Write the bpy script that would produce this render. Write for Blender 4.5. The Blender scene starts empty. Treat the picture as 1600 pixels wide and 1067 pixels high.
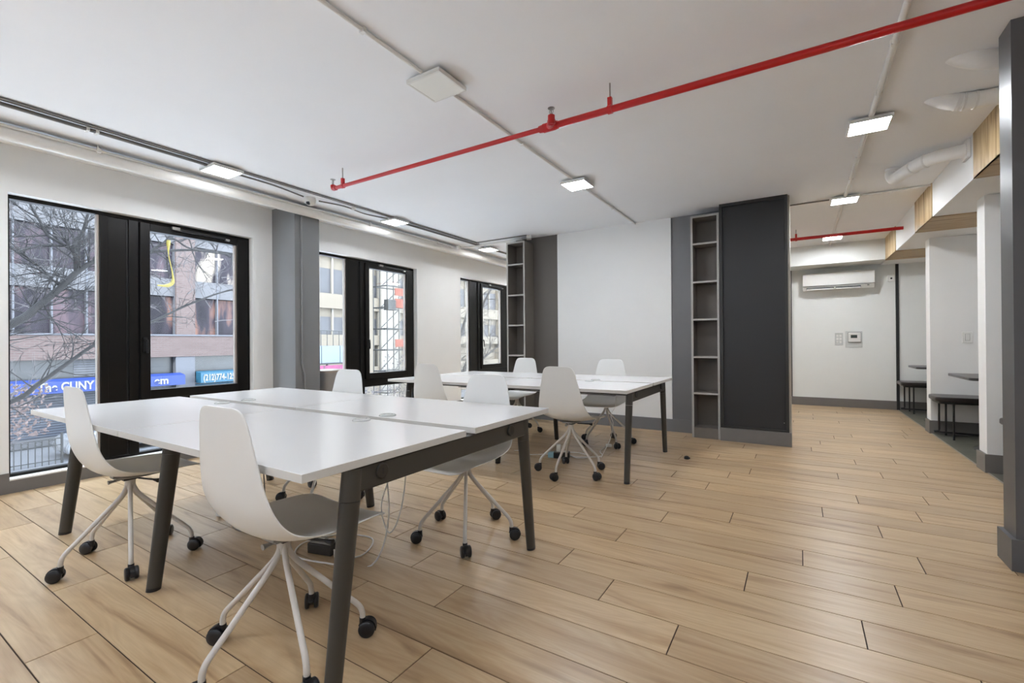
import bpy, math, random
from mathutils import Vector, Matrix

S = bpy.context.scene
COL = S.collection
PI = math.pi

# ------------------------------------------------------------------ camera
FPX, YAW, PITCH, ROLL, EYE = 718.85, 0.557416, 0.0027974, -0.0076427, 1.10
cam_data = bpy.data.cameras.new('camera')
cam = bpy.data.objects.new('camera', cam_data)
COL.objects.link(cam)
cam_data.sensor_width = 36.0
cam_data.lens = FPX / 1600 * 36.0
cam_data.clip_start = 0.02
cam_data.clip_end = 400
_f = Vector((-math.sin(YAW) * math.cos(PITCH), math.cos(YAW) * math.cos(PITCH), math.sin(PITCH)))
_r0 = Vector((math.cos(YAW), math.sin(YAW), 0))
_u0 = _r0.cross(_f)
_r = math.cos(ROLL) * _r0 + math.sin(ROLL) * _u0
_u = -math.sin(ROLL) * _r0 + math.cos(ROLL) * _u0
_m = Matrix(((_r.x, _u.x, -_f.x, 0), (_r.y, _u.y, -_f.y, 0), (_r.z, _u.z, -_f.z, 0), (0, 0, 0, 1)))
cam.matrix_world = Matrix.Translation((0, 0, EYE)) @ _m
S.camera = cam

# ------------------------------------------------------------------ view, world, lamps
S.view_settings.view_transform = 'Standard'
S.view_settings.look = 'None'
S.view_settings.gamma = 1
S.view_settings.use_curve_mapping = False
S.view_settings.exposure = 0.62
LAMP = 92.0          # radiance of the square ceiling panels
SKY = 9.0            # brightness of the overcast sky
WARM = (0.95, 0.985, 1.04)

w = bpy.data.worlds.new('world')
S.world = w
w.use_nodes = True
nt = w.node_tree
bg = nt.nodes['Background']
tc = nt.nodes.new('ShaderNodeTexCoord')
sep = nt.nodes.new('ShaderNodeSeparateXYZ')
rmp = nt.nodes.new('ShaderNodeValToRGB')
nt.links.new(tc.outputs['Generated'], sep.inputs[0])
nt.links.new(sep.outputs['Z'], rmp.inputs[0])
nt.links.new(rmp.outputs[0], bg.inputs['Color'])
rmp.color_ramp.elements[0].color = (0.86, 0.92, 1, 1)
rmp.color_ramp.elements[1].color = (0.70, 0.82, 1, 1)
bg.inputs['Strength'].default_value = SKY

sun_d = bpy.data.lights.new('sun', 'SUN')
sun_d.energy = 4.0
sun_d.angle = 0.02
sun_d.color = (1, 0.93, 0.82)
sun = bpy.data.objects.new('sun', sun_d)
COL.objects.link(sun)
# low winter sun coming along the avenue: reaches only the far blocks
sun.rotation_euler = Vector((-0.35, 0.85, -0.40)).to_track_quat('-Z', 'Y').to_euler()

# ------------------------------------------------------------------ materials
def srgb(r, g, b):
    def f(c):
        c /= 255.0
        return c / 12.92 if c <= 0.04045 else ((c + 0.055) / 1.055) ** 2.4
    return (f(r), f(g), f(b), 1)

class NT:
    def __init__(s, name):
        s.m = bpy.data.materials.new(name)
        s.m.use_nodes = True
        s.t = s.m.node_tree
        s.b = s.t.nodes['Principled BSDF']
    def n(s, typ, **kw):
        nd = s.t.nodes.new('ShaderNode' + typ)
        for k, v in kw.items():
            setattr(nd, k, v)
        return nd
    def l(s, a, b):
        s.t.links.new(a, b)
    def math(s, op, a, b=None, c=None):
        nd = s.n('Math', operation=op)
        for i, v in enumerate((a, b, c)):
            if v is None: continue
            if isinstance(v, (int, float)): nd.inputs[i].default_value = v
            else: s.l(v, nd.inputs[i])
        return nd.outputs[0]
    def mix(s, fac, a, b, mode='MIX'):
        nd = s.n('Mix', data_type='RGBA', blend_type=mode)
        for sock, v in ((nd.inputs[0], fac), (nd.inputs[6], a), (nd.inputs[7], b)):
            if isinstance(v, (int, float)): sock.default_value = v
            elif isinstance(v, tuple): sock.default_value = v
            else: s.l(v, sock)
        return nd.outputs[2]
    def ramp(s, fac, stops):
        nd = s.n('ValToRGB')
        e = nd.color_ramp.elements
        while len(e) < len(stops): e.new(0.5)
        for el, (p, c) in zip(e, stops):
            el.position = p; el.color = c
        s.l(fac, nd.inputs[0])
        return nd.outputs[0]

def mat(name, col, rough=0.6, metal=0.0, var=0.06, scale=6.0, bump=0.0, spec=0.5, coat=0.0):
    k = NT(name)
    co = k.n('TexCoord').outputs['Object']
    no = k.n('TexNoise'); no.inputs['Scale'].default_value = scale; no.inputs['Detail'].default_value = 5
    k.l(co, no.inputs['Vector'])
    d = tuple(c * (1 - var) for c in col[:3]) + (1,)
    h = tuple(min(1, c * (1 + var)) for c in col[:3]) + (1,)
    k.l(k.ramp(no.outputs[0], [(0.3, d), (0.7, h)]), k.b.inputs['Base Color'])
    k.b.inputs['Roughness'].default_value = rough
    k.b.inputs['Metallic'].default_value = metal
    k.b.inputs['Specular IOR Level'].default_value = spec
    k.b.inputs['Coat Weight'].default_value = coat
    if bump:
        bp = k.n('Bump'); bp.inputs['Strength'].default_value = bump; bp.inputs['Distance'].default_value = 0.002
        k.l(no.outputs[0], bp.inputs['Height']); k.l(bp.outputs[0], k.b.inputs['Normal'])
    return k.m

def emis(name, col, strength):
    k = NT(name)
    k.b.inputs['Base Color'].default_value = (0.9, 0.9, 0.9, 1)
    k.b.inputs['Emission Color'].default_value = tuple(col[:3]) + (1,)
    k.b.inputs['Emission Strength'].default_value = strength
    return k.m

def glass(name, tint=(0.96, 0.98, 0.97)):
    k = NT(name)
    k.t.nodes.remove(k.b)
    tr = k.n('BsdfTransparent'); tr.inputs[0].default_value = tint + (1,)
    gl = k.n('BsdfGlossy'); gl.inputs['Roughness'].default_value = 0.01
    fr = k.n('Fresnel'); fr.inputs[0].default_value = 1.45
    mx = k.n('MixShader')
    f = k.math('MULTIPLY', fr.outputs[0], 0.35)
    k.l(f, mx.inputs[0]); k.l(tr.outputs[0], mx.inputs[1]); k.l(gl.outputs[0], mx.inputs[2])
    k.l(mx.outputs[0], k.t.nodes['Material Output'].inputs[0])
    return k.m

def wood(name, axis, light, mid, dark, rough=0.4, per_plank=False, width=0.2, plank_axis=None):
    """oak grain stretched along an axis; per_plank reads a vertex colour for the offset"""
    k = NT(name)
    co = k.n('TexCoord').outputs['Object']
    sc = {'X': (1.0, 9.0, 9.0), 'Y': (9.0, 1.0, 9.0), 'Z': (9.0, 9.0, 1.0)}[axis]
    vm = k.n('VectorMath', operation='MULTIPLY'); k.l(co, vm.inputs[0]); vm.inputs[1].default_value = sc
    vec = vm.outputs[0]
    tint = None
    if per_plank:
        at = k.n('VertexColor'); at.layer_name = 'plank'
        add = k.n('VectorMath', operation='MULTIPLY_ADD')
        k.l(at.outputs[0], add.inputs[0]); add.inputs[1].default_value = (37, 53, 41); k.l(vec, add.inputs[2])
        vec = add.outputs[0]
        sp = k.n('SeparateColor'); k.l(at.outputs[0], sp.inputs[0]); tint = sp.outputs[0]
    n1 = k.n('TexNoise'); n1.inputs['Scale'].default_value = 1.3; n1.inputs['Detail'].default_value = 6; n1.inputs['Distortion'].default_value = 1.1
    k.l(vec, n1.inputs['Vector'])
    n2 = k.n('TexNoise'); n2.inputs['Scale'].default_value = 11; n2.inputs['Detail'].default_value = 8; n2.inputs['Roughness'].default_value = 0.7
    v2 = k.n('VectorMath', operation='MULTIPLY'); k.l(vec, v2.inputs[0]); v2.inputs[1].default_value = {'X': (.3, 1.5, 1.5), 'Y': (1.5, .3, 1.5), 'Z': (1.5, 1.5, .3)}[axis]
    k.l(v2.outputs[0], n2.inputs['Vector'])
    n3 = k.n('TexNoise'); n3.inputs['Scale'].default_value = 0.55; n3.inputs['Detail'].default_value = 2; n3.inputs['Distortion'].default_value = 0.4
    k.l(vec, n3.inputs['Vector'])
    # rings: distorted cathedral figure
    rg = k.math('FRACT', k.math('MULTIPLY', n3.outputs[0], 24.0))
    rg = k.math('PINGPONG', rg, 0.5)
    c = k.ramp(n1.outputs[0], [(0.28, dark), (0.42, mid), (0.62, light), (0.8, mid)])
    c = k.mix(k.math('MULTIPLY', rg, 0.30), c, mid, 'MULTIPLY')
    fine = k.ramp(n2.outputs[0], [(0.35, (0.84, 0.82, 0.80, 1)), (0.6, (1.02, 1.02, 1.02, 1))])
    c = k.mix(0.45, c, fine, 'MULTIPLY')
    # knots
    vo = k.n('TexVoronoi', feature='F1'); vo.inputs['Scale'].default_value = 0.75
    k.l(vec, vo.inputs['Vector'])
    kn = k.ramp(vo.outputs['Distance'], [(0.03, (0.45, 0.38, 0.32, 1)), (0.16, (1, 1, 1, 1))])
    c = k.mix(0.7, c, kn, 'MULTIPLY')
    if tint is not None:
        tc2 = k.ramp(tint, [(0.0, (0.86, 0.84, 0.82, 1)), (0.5, (1, 0.99, 0.97, 1)), (1.0, (1.08, 1.07, 1.05, 1))])
        c = k.mix(1.0, c, tc2, 'MULTIPLY')
    k.l(c, k.b.inputs['Base Color'])
    k.b.inputs['Roughness'].default_value = rough
    rr = k.math('MULTIPLY_ADD', n2.outputs[0], 0.03, rough - 0.015)
    k.l(rr, k.b.inputs['Roughness'])
    bp = k.n('Bump'); bp.inputs['Strength'].default_value = 0.015; bp.inputs['Distance'].default_value = 0.001
    k.l(n2.outputs[0], bp.inputs['Height']); k.l(bp.outputs[0], k.b.inputs['Normal'])
    return k.m

M = {}
M['wall'] = mat('white_wall_paint', srgb(236, 236, 234), 0.75, var=0.012, scale=3)
M['wall_hall'] = mat('hall_wall_paint', srgb(230, 232, 229), 0.75, var=0.012, scale=3)
M['ceiling'] = mat('ceiling_paint', srgb(244, 245, 247), 0.85, var=0.01, scale=2)
M['grey_paint'] = mat('grey_wall_paint', srgb(118, 118, 120), 0.55, var=0.03, scale=3)
M['brown_paint'] = mat('brown_grey_wall_paint', srgb(96, 91, 86), 0.5, var=0.03, scale=3)
M['pier_paint'] = mat('pier_grey_paint', srgb(126, 127, 129), 0.28, var=0.03, scale=3)
M['dark_paint'] = mat('dark_grey_paint', srgb(92, 92, 94), 0.38, var=0.03, scale=3)
M['skirt'] = mat('grey_skirting_paint', srgb(112, 109, 106), 0.5, var=0.04, scale=8)
M['black_frame'] = mat('black_window_metal', srgb(15, 13, 11), 0.4, var=0.08, scale=4, spec=0.25)
M['black_gap'] = mat('black_rubber_gasket', srgb(8, 8, 9), 0.5, var=0.05)
M['alu'] = mat('bare_aluminium_edge', srgb(170, 160, 152), 0.4, metal=0.3, var=0.03)
M['black_strip'] = mat('black_trim_strip', srgb(36, 37, 38), 0.4, var=0.05)
M['glass'] = glass('window_glass')
M['laminate'] = mat('white_laminate', srgb(236, 236, 236), 0.22, var=0.008, scale=2, spec=0.5)
M['lam_edge'] = mat('white_laminate_edge', srgb(212, 210, 205), 0.45, var=0.01, scale=2)
M['frame'] = mat('grey_desk_frame', srgb(66, 64, 60), 0.38, metal=0.15, var=0.03, scale=5)
M['frame_cap'] = mat('dark_desk_cap', srgb(44, 41, 37), 0.45, var=0.03)
M['shell'] = mat('white_plastic_shell', srgb(232, 232, 229), 0.38, var=0.008, scale=3, bump=0.03)
M['tube'] = mat('warm_white_tube', srgb(208, 202, 194), 0.35, var=0.02, scale=8)
M['bracket'] = mat('grey_bracket', srgb(150, 148, 144), 0.4, metal=0.3, var=0.04)
M['black_plastic'] = mat('black_plastic', srgb(28, 28, 31), 0.33, var=0.08, scale=20)
M['red'] = mat('red_pipe_paint', srgb(184, 16, 20), 0.28, var=0.06, scale=9)
M['steel'] = mat('bright_steel', srgb(170, 168, 164), 0.3, metal=0.9, var=0.05, scale=20)
M['conduit'] = mat('white_painted_conduit', srgb(234, 232, 228), 0.5, var=0.02, scale=8)
M['cable_grey'] = mat('grey_cable', srgb(120, 118, 115), 0.5, var=0.03)
M['pvc'] = mat('white_pipe_wrap', srgb(244, 243, 240), 0.55, var=0.03, scale=14, bump=0.2)
M['lamp_body'] = mat('white_lamp_housing', srgb(228, 227, 222), 0.45, var=0.01)
M['lamp_off'] = mat('unlit_diffuser', srgb(236, 236, 230), 0.35, var=0.008)
M['lamp_on'] = emis('lit_diffuser', WARM, LAMP)
M['lamp_soft'] = emis('lit_diffuser_window_row', WARM, LAMP * 0.5)
M['shelf_lam'] = mat('grey_brown_laminate', srgb(112, 106, 99), 0.5, var=0.06, scale=5)
M['shelf_edge'] = mat('pale_edge_band', srgb(172, 170, 165), 0.5, var=0.03)
M['cab_dark'] = mat('charcoal_panel', srgb(38, 39, 41), 0.5, var=0.03, scale=2)
M['cab_frame'] = mat('charcoal_frame', srgb(44, 44, 42), 0.45, var=0.04)
M['cab_side'] = mat('pale_cabinet_side', srgb(178, 172, 160), 0.5, var=0.03)
M['appliance'] = mat('white_appliance', srgb(228, 228, 224), 0.35, var=0.01)
M['bench'] = mat('dark_brown_leatherette', srgb(40, 33, 30), 0.3, var=0.15, scale=5, bump=0.1)
M['table_dark'] = mat('charcoal_table_laminate', srgb(46, 45, 45), 0.3, var=0.1, scale=7)
M['black_metal'] = mat('black_powder_coat', srgb(20, 20, 21), 0.35, var=0.05)
M['screen'] = mat('lcd_screen', srgb(74, 82, 78), 0.2, var=0.04)
M['plate'] = mat('white_plate', srgb(232, 232, 228), 0.4, var=0.01)
M['clear_cover'] = mat('clear_plastic_cover', srgb(204, 206, 203), 0.25, var=0.02)
M['bin'] = mat('brushed_steel_bin', srgb(160, 162, 166), 0.3, metal=0.35, var=0.06, scale=3)
M['blue_plastic'] = mat('pale_blue_plastic', srgb(150, 190, 205), 0.3, var=0.03)  # plain pale blue plastic of the adapter
M['floor_wood'] = wood('oak_plank_floor', 'X', srgb(198, 174, 140), srgb(186, 159, 124), srgb(156, 128, 96), 0.33, per_plank=True)
M['soffit_wood_z'] = wood('oak_cladding_upright', 'Z', srgb(206, 184, 146), srgb(184, 158, 116), srgb(140, 112, 76), 0.5)
M['soffit_wood_x'] = wood('oak_cladding_flat', 'X', srgb(196, 172, 132), srgb(176, 150, 108), srgb(134, 106, 70), 0.5)
M['groove'] = mat('dark_plank_joint', srgb(58, 40, 26), 0.9, var=0.05)

def tile_mat():
    k = NT('grey_slate_tile')
    co = k.n('TexCoord').outputs['Object']
    br = k.n('TexBrick'); br.offset = 0
    k.l(co, br.inputs['Vector'])
    br.inputs['Scale'].default_value = 1.0
    br.inputs['Brick Width'].default_value = 0.6; br.inputs['Row Height'].default_value = 0.6
    br.inputs['Mortar Size'].default_value = 0.004
    br.inputs['Color1'].default_value = srgb(104, 104, 92); br.inputs['Color2'].default_value = srgb(92, 92, 82)
    br.inputs['Mortar'].default_value = srgb(60, 60, 54)
    no = k.n('TexNoise'); no.inputs['Scale'].default_value = 5; no.inputs['Detail'].default_value = 6
    k.l(co, no.inputs['Vector'])
    c = k.mix(0.5, br.outputs[0], k.ramp(no.outputs[0], [(0.3, (0.6, 0.6, 0.6, 1)), (0.7, (1.1, 1.1, 1.1, 1))]), 'MULTIPLY')
    k.l(c, k.b.inputs['Base Color']); k.b.inputs['Roughness'].default_value = 0.45
    return k.m
M['tile'] = tile_mat()

def brick_mat(name, c1, c2, mo, swap=True):
    k = NT(name)
    co = k.n('TexCoord').outputs['Object']
    sp = k.n('SeparateXYZ'); k.l(co, sp.inputs[0])
    cb = k.n('CombineXYZ'); k.l(sp.outputs['Y'], cb.inputs[0]); k.l(sp.outputs['Z'], cb.inputs[1])
    br = k.n('TexBrick'); k.l(cb.outputs[0], br.inputs['Vector'])
    br.inputs['Scale'].default_value = 1.0
    br.inputs['Brick Width'].default_value = 0.30; br.inputs['Row Height'].default_value = 0.10
    br.inputs['Mortar Size'].default_value = 0.010
    br.inputs['Color1'].default_value = c1; br.inputs['Color2'].default_value = c2; br.inputs['Mortar'].default_value = mo
    k.l(br.outputs[0], k.b.inputs['Base Color']); k.b.inputs['Roughness'].default_value = 0.85
    return k.m
EXT = 0.155           # darkens all street colours to keep them from blowing out under the strong sky
def ext(r, g, b):
    c = srgb(r, g, b)
    return (c[0] * EXT, c[1] * EXT, c[2] * EXT, 1)
M['brick'] = brick_mat('pink_brown_brick', ext(176, 148, 146), ext(158, 128, 126), ext(186, 176, 174))
M['stone'] = mat('cream_stone', (.115, .098, .078, 1), 0.8, var=0.06, scale=1.2)
M['stone_pale'] = mat('pale_stone', (.155, .145, .13, 1), 0.8, var=0.04, scale=1.2)
M['spandrel'] = mat('grey_spandrel_glass', ext(150, 150, 160), 0.6, var=0.1, scale=0.9)
M['mullion_out'] = mat('pale_grey_mullion', ext(166, 170, 186), 0.7, var=0.04)
M['store_dark'] = mat('dark_storefront', ext(84, 92, 106), 0.3, var=0.2, scale=1.5)
M['concrete'] = mat('grey_street_concrete', ext(176, 178, 188), 0.85, var=0.08, scale=2)
M['bounce_ground'] = mat('bounce_ground', (.72, .72, .74, 1), 0.8, var=0.05, scale=2)  # very pale unseen ground, coloured to bounce daylight up to the ceiling
M['asphalt'] = mat('asphalt', ext(120, 124, 134), 0.85, var=0.1, scale=3)
M['awning_blue'] = mat('blue_awning_canvas', ext(28, 92, 222), 0.6, var=0.04)
M['awning_cyan'] = mat('cyan_awning_canvas', ext(30, 150, 200), 0.6, var=0.04)
M['letter'] = mat('white_lettering', ext(245, 247, 252), 0.5, var=0.01)
M['bark'] = mat('grey_bark', ext(70, 66, 70), 0.85, var=0.3, scale=14, bump=0.4)
M['bark_dark'] = mat('dark_bark', ext(70, 60, 60), 0.85, var=0.3, scale=14)
M['bark_pale'] = mat('pale_twigs', ext(176, 168, 172), 0.85, var=0.2, scale=14)
M['dry_leaf'] = mat('dry_pinkish_leaves', ext(206, 176, 170), 0.8, var=0.25, scale=9)
M['yellow'] = mat('yellow_ribbon', ext(240, 214, 60), 0.5, var=0.06)
M['car_paint'] = mat('white_car_paint', ext(226, 230, 240), 0.2, var=0.02)
M['van_paint'] = mat('pale_blue_van_paint', ext(172, 192, 216), 0.3, var=0.05)
M['orange'] = mat('orange_netting', ext(226, 112, 84), 0.7, var=0.1)
M['scaffold'] = mat('dark_scaffold_tube', ext(86, 88, 92), 0.6, var=0.1)
M['pink'] = mat('magenta_banner', ext(214, 60, 150), 0.6, var=0.2, scale=4)

def shutter_mat():
    k = NT('slatted_roller_shutter')
    co = k.n('TexCoord').outputs['Object']
    sp = k.n('SeparateXYZ'); k.l(co, sp.inputs[0])
    f = k.math('FRACT', k.math('MULTIPLY', sp.outputs['Z'], 9.0))
    k.l(k.ramp(f, [(0.45, ext(150, 160, 184)), (0.55, ext(84, 94, 116))]), k.b.inputs['Base Color'])
    k.b.inputs['Roughness'].default_value = 0.5
    return k.m
M['shutter'] = shutter_mat()

def office_mat(name, warm, seed, e=0.9):
    """office window: dark glass, lit rooms behind it in patches"""
    k = NT(name)
    co = k.n('TexCoord').outputs['Object']
    mp = k.n('Mapping'); mp.inputs['Location'].default_value = (seed, seed * 1.7, 0); mp.inputs['Scale'].default_value = (1, 1.6, 0.45)
    k.l(co, mp.inputs[0])
    no = k.n('TexNoise'); no.inputs['Scale'].default_value = 0.9; no.inputs['Detail'].default_value = 3
    k.l(mp.outputs[0], no.inputs['Vector'])
    dark = srgb(54, 49, 58)
    k.l(k.ramp(no.outputs[0], [(0.35, ext(66, 62, 78)), (0.7, dark)]), k.b.inputs['Base Color'])
    em = k.ramp(no.outputs[0], [(0.50, (0, 0, 0, 1)), (0.66, warm), (0.75, warm)])
    k.l(em, k.b.inputs['Emission Color'])
    k.b.inputs['Emission Strength'].default_value = e
    k.b.inputs['Roughness'].default_value = 0.35
    k.b.inputs['Specular IOR Level'].default_value = 0.12
    return k.m
M['office_warm'] = office_mat('office_window_warm', srgb(214, 150, 100), 3.3, 0.5)
M['office_dim'] = office_mat('office_window_dim', srgb(140, 104, 96), 9.1, 0.4)
M['office_white'] = office_mat('office_window_bright', srgb(250, 244, 228), 5.2, 1.0)

# ------------------------------------------------------------------ mesh builder
def tag(o, label=None, cat=None, group=None, kind=None):
    if label: o['label'] = label
    if cat: o['category'] = cat
    if group: o['group'] = group
    if kind: o['kind'] = kind
    return o

def empty(name, loc=(0, 0, 0), rz=0.0, **kw):
    o = bpy.data.objects.new(name, None)
    o.empty_display_size = 0.1
    COL.objects.link(o)
    o.location = loc
    o.rotation_euler = (0, 0, rz)
    return tag(o, **kw)

class MB:
    def __init__(s):
        s.v = []; s.f = []
    def _add(s, vs, fs):
        b = len(s.v)
        s.v += [tuple(p) for p in vs]
        s.f += [tuple(i + b for i in f) for f in fs]
        return s
    def box(s, x0, x1, y0, y1, z0, z1):
        v = [(x0, y0, z0), (x1, y0, z0), (x1, y1, z0), (x0, y1, z0), (x0, y0, z1), (x1, y0, z1), (x1, y1, z1), (x0, y1, z1)]
        return s._add(v, [(0, 3, 2, 1), (4, 5, 6, 7), (0, 1, 5, 4), (1, 2, 6, 5), (2, 3, 7, 6), (3, 0, 4, 7)])
    def tube(s, pts, r, seg=12, cap=True, flat=1.0):
        pts = [Vector(p) for p in pts]
        rs = r if isinstance(r, (list, tuple)) else [r] * len(pts)
        t = []
        for i in range(len(pts)):
            a = pts[max(i - 1, 0)]; b = pts[min(i + 1, len(pts) - 1)]
            t.append((b - a).normalized())
        up = Vector((0, 0, 1)) if abs(t[0].z) < 0.9 else Vector((1, 0, 0))
        n = (up - up.dot(t[0]) * t[0]).normalized()
        vs = []; fs = []
        for i, p in enumerate(pts):
            n = (n - n.dot(t[i]) * t[i])
            n = n.normalized() if n.length > 1e-6 else t[i].orthogonal().normalized()
            b = t[i].cross(n)
            for k in range(seg):
                a = 2 * PI * k / seg
                vs.append(p + rs[i] * (math.cos(a) * n + flat * math.sin(a) * b))
        for i in range(len(pts) - 1):
            for k in range(seg):
                k2 = (k + 1) % seg
                fs.append((i * seg + k, i * seg + k2, (i + 1) * seg + k2, (i + 1) * seg + k))
        if cap:
            fs.append(tuple(range(seg))[::-1])
            fs.append(tuple((len(pts) - 1) * seg + k for k in range(seg)))
        return s._add(vs, fs)
    def lathe(s, prof, c=(0, 0, 0), seg=24, axis='Z'):
        vs = []; fs = []
        for (r, h) in prof:
            for k in range(seg):
                a = 2 * PI * k / seg
                p = (r * math.cos(a), r * math.sin(a), h)
                if axis == 'X': p = (p[2], p[0], p[1])
                if axis == 'Y': p = (p[1], p[2], p[0])
                vs.append((p[0] + c[0], p[1] + c[1], p[2] + c[2]))
        n = len(prof)
        for i in range(n - 1):
            for k in range(seg):
                k2 = (k + 1) % seg
                fs.append((i * seg + k, i * seg + k2, (i + 1) * seg + k2, (i + 1) * seg + k))
        fs.append(tuple(range(seg))[::-1]); fs.append(tuple((n - 1) * seg + k for k in range(seg)))
        return s._add(vs, fs)
    def prism(s, poly, a, b, axis='Y'):
        """poly in the two other axes, extruded from a to b"""
        n = len(poly); vs = []
        for h in (a, b):
            for (p, q) in poly:
                vs.append({'X': (h, p, q), 'Y': (p, h, q), 'Z': (p, q, h)}[axis])
        fs = [tuple(range(n))[::-1], tuple(range(n, 2 * n))]
        for i in range(n):
            j = (i + 1) % n
            fs.append((i, j, n + j, n + i))
        return s._add(vs, fs)
    def build(s, name, m, parent=None, bevel=0.0, smooth=False, seg=2):
        me = bpy.data.meshes.new(name)
        me.from_pydata(s.v, [], s.f)
        import bmesh
        bm = bmesh.new(); bm.from_mesh(me)
        bmesh.ops.recalc_face_normals(bm, faces=bm.faces)
        bm.to_mesh(me); bm.free()
        me.materials.append(M[m] if isinstance(m, str) else m)
        o = bpy.data.objects.new(name, me)
        COL.objects.link(o)
        if parent: o.parent = parent
        if bevel:
            b = o.modifiers.new('bevel', 'BEVEL'); b.width = bevel; b.segments = seg; b.limit_method = 'ANGLE'; b.angle_limit = 0.6
        if smooth or bevel:
            for p in me.polygons: p.use_smooth = True
            try:
                me.set_sharp_from_angle(angle=math.radians(40))
            except Exception:
                pass
        return o

def box(name, m, x0, x1, y0, y1, z0, z1, parent=None, bevel=0.0):
    return MB().box(x0, x1, y0, y1, z0, z1).build(name, m, parent, bevel)

def struct(name, m, x0, x1, y0, y1, z0, z1, bevel=0.0):
    return tag(box(name, m, x0, x1, y0, y1, z0, z1, None, bevel), kind='structure')

def copy_tree(o, parent=None):
    c = o.copy(); COL.objects.link(c); c.parent = parent
    for ch in list(o.children): copy_tree(ch, c)
    return c

def smooth_path(pts, n=6):
    """Catmull-Rom through the points"""
    P = [Vector(p) for p in pts]
    P = [P[0] * 2 - P[1]] + P + [P[-1] * 2 - P[-2]]
    out = []
    for i in range(1, len(P) - 2):
        a, b, c, d = P[i - 1], P[i], P[i + 1], P[i + 2]
        for k in range(n):
            t = k / n
            out.append(0.5 * ((2 * b) + (c - a) * t + (2 * a - 5 * b + 4 * c - d) * t * t + (3 * b - a - 3 * c + d) * t ** 3))
    out.append(P[-2])
    return out

# ------------------------------------------------------------------ room shell
CEIL = 2.62
WX = -5.03           # inner face of the window wall
BACK = -3.0          # wall behind the camera
RIGHT = 2.8
FAR = 9.33

def wall_with_holes(name, m, x0, x1, ya, yb, za, zb, holes):
    ys = sorted({ya, yb} | {h[0] for h in holes} | {h[1] for h in holes})
    mb = MB()
    for a, b in zip(ys[:-1], ys[1:]):
        hs = [h for h in holes if h[0] <= a and h[1] >= b]
        if not hs:
            mb.box(x0, x1, a, b, za, zb)
        else:
            h = hs[0]
            if h[2] > za: mb.box(x0, x1, a, b, za, h[2])
            if h[3] < zb: mb.box(x0, x1, a, b, h[3], zb)
    return tag(mb.build(name, m), kind='structure')

HOLES = [(-2.9, -1.95, 0.105, 2.262), (-1.60, 0.23, 0.105, 2.262), (0.93, 2.757, 0.105, 2.262), (3.46, 5.29, 0.105, 2.262), (6.37, 8.02, 0.105, 2.262)]  # first openings, behind the camera, are unseen and added for more daylight
wall_with_holes('wall_left', 'wall', WX - 0.22, WX, BACK, FAR, -0.2, CEIL, HOLES)
mb = MB()
for a, b in ((WX - .22, -4.6), (-2.5, -2.2), (-.3, .2), (2.1, RIGHT + .2)):
    mb.box(a, b, BACK - .2, BACK, -.2, CEIL)
for a, b in ((-4.6, -2.5), (-2.2, -.3), (.2, 2.1)):  # unseen openings, added to light the ceiling from the rear
    mb.box(a, b, BACK - .2, BACK, -.2, 1.05); mb.box(a, b, BACK - .2, BACK, 2.35, CEIL)
tag(mb.build('wall_back', 'wall'), kind='structure')
struct('wall_right', 'wall', RIGHT, RIGHT + 0.2, BACK, FAR, -0.2, CEIL)
struct('wall_far', 'wall_hall', WX - 0.22, RIGHT + 0.2, FAR, FAR + 0.2, -0.2, CEIL)
struct('ceiling', 'ceiling', WX - 0.22, RIGHT + 0.2, BACK - 0.2, FAR + 0.2, CEIL, CEIL + 0.25)
struct('wall_header_far', 'wall_hall', WX, 1.11, 8.80, FAR, 2.31, CEIL)

# plank floor: every board its own raised face over a dark joint layer
OFF = {-9: .55, -8: .98, -7: -2.29, -6: -2.845, -5: -3.193, -4: -1.133, -3: -.48, -2: -1.302, -1: -1.629, 0: -.735, 1: .2, 2: -.214, 3: .355,
       4: .008, 5: .499, 6: -.366, 7: .388, 8: .12, 9: -.6, 10: -.89, 11: -.497, 12: .867, 13: .26, 14: .563, 15: .866, 16: .422,
       17: .727, 18: .1, 19: .527, 20: .187, 21: .8, 22: .33, 23: .508}
PL, PW, PY0 = 1.224, 0.2, 1.857
def plank_floor():
    rnd = random.Random(4)
    x_min, x_max = WX, RIGHT
    vs, fs, cols = [], [], []
    g = 0.0026
    r0 = int(math.floor((BACK - PY0) / PW)); r1 = int(math.ceil((FAR - PY0) / PW))
    for r in range(r0, r1):
        ya, yb = max(PY0 + r * PW, BACK), min(PY0 + (r + 1) * PW, FAR)
        if yb - ya < 0.01: continue
        xm = 1.31 if ya > 3.1 else x_max
        off = OFF.get(r, rnd.random() * PL) % PL
        x = math.floor((x_min - off) / PL) * PL + off
        while x < xm:
            xa, xb = max(x, x_min), min(x + PL, xm)
            if xb - xa > 0.01:
                c = (rnd.random(), rnd.random(), rnd.random(), 1)
                b = len(vs)
                A = (xa + g, ya + g, xb - g, yb - g)
                B = (xa + g * .85, ya + g * .85, xb - g * .85, yb - g * .85)
                vs += [(A[0], A[1], 0), (A[2], A[1], 0), (A[2], A[3], 0), (A[0], A[3], 0)]
                vs += [(B[0], B[1], -.0028), (B[2], B[1], -.0028), (B[2], B[3], -.0028), (B[0], B[3], -.0028)]
                fs += [(b, b + 1, b + 2, b + 3)] + [(b + i, b + 4 + i, b + 4 + (i + 1) % 4, b + (i + 1) % 4) for i in range(4)]
                cols += [c] * 8
            x += PL
    me = bpy.data.meshes.new('floor')
    me.from_pydata(vs, [], fs)
    at = me.color_attributes.new('plank', 'FLOAT_COLOR', 'POINT')
    for i, c in enumerate(cols): at.data[i].color = c
    me.materials.append(M['floor_wood'])
    o = bpy.data.objects.new('floor', me)
    COL.objects.link(o)
    tag(o, kind='structure')
plank_floor()
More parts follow.
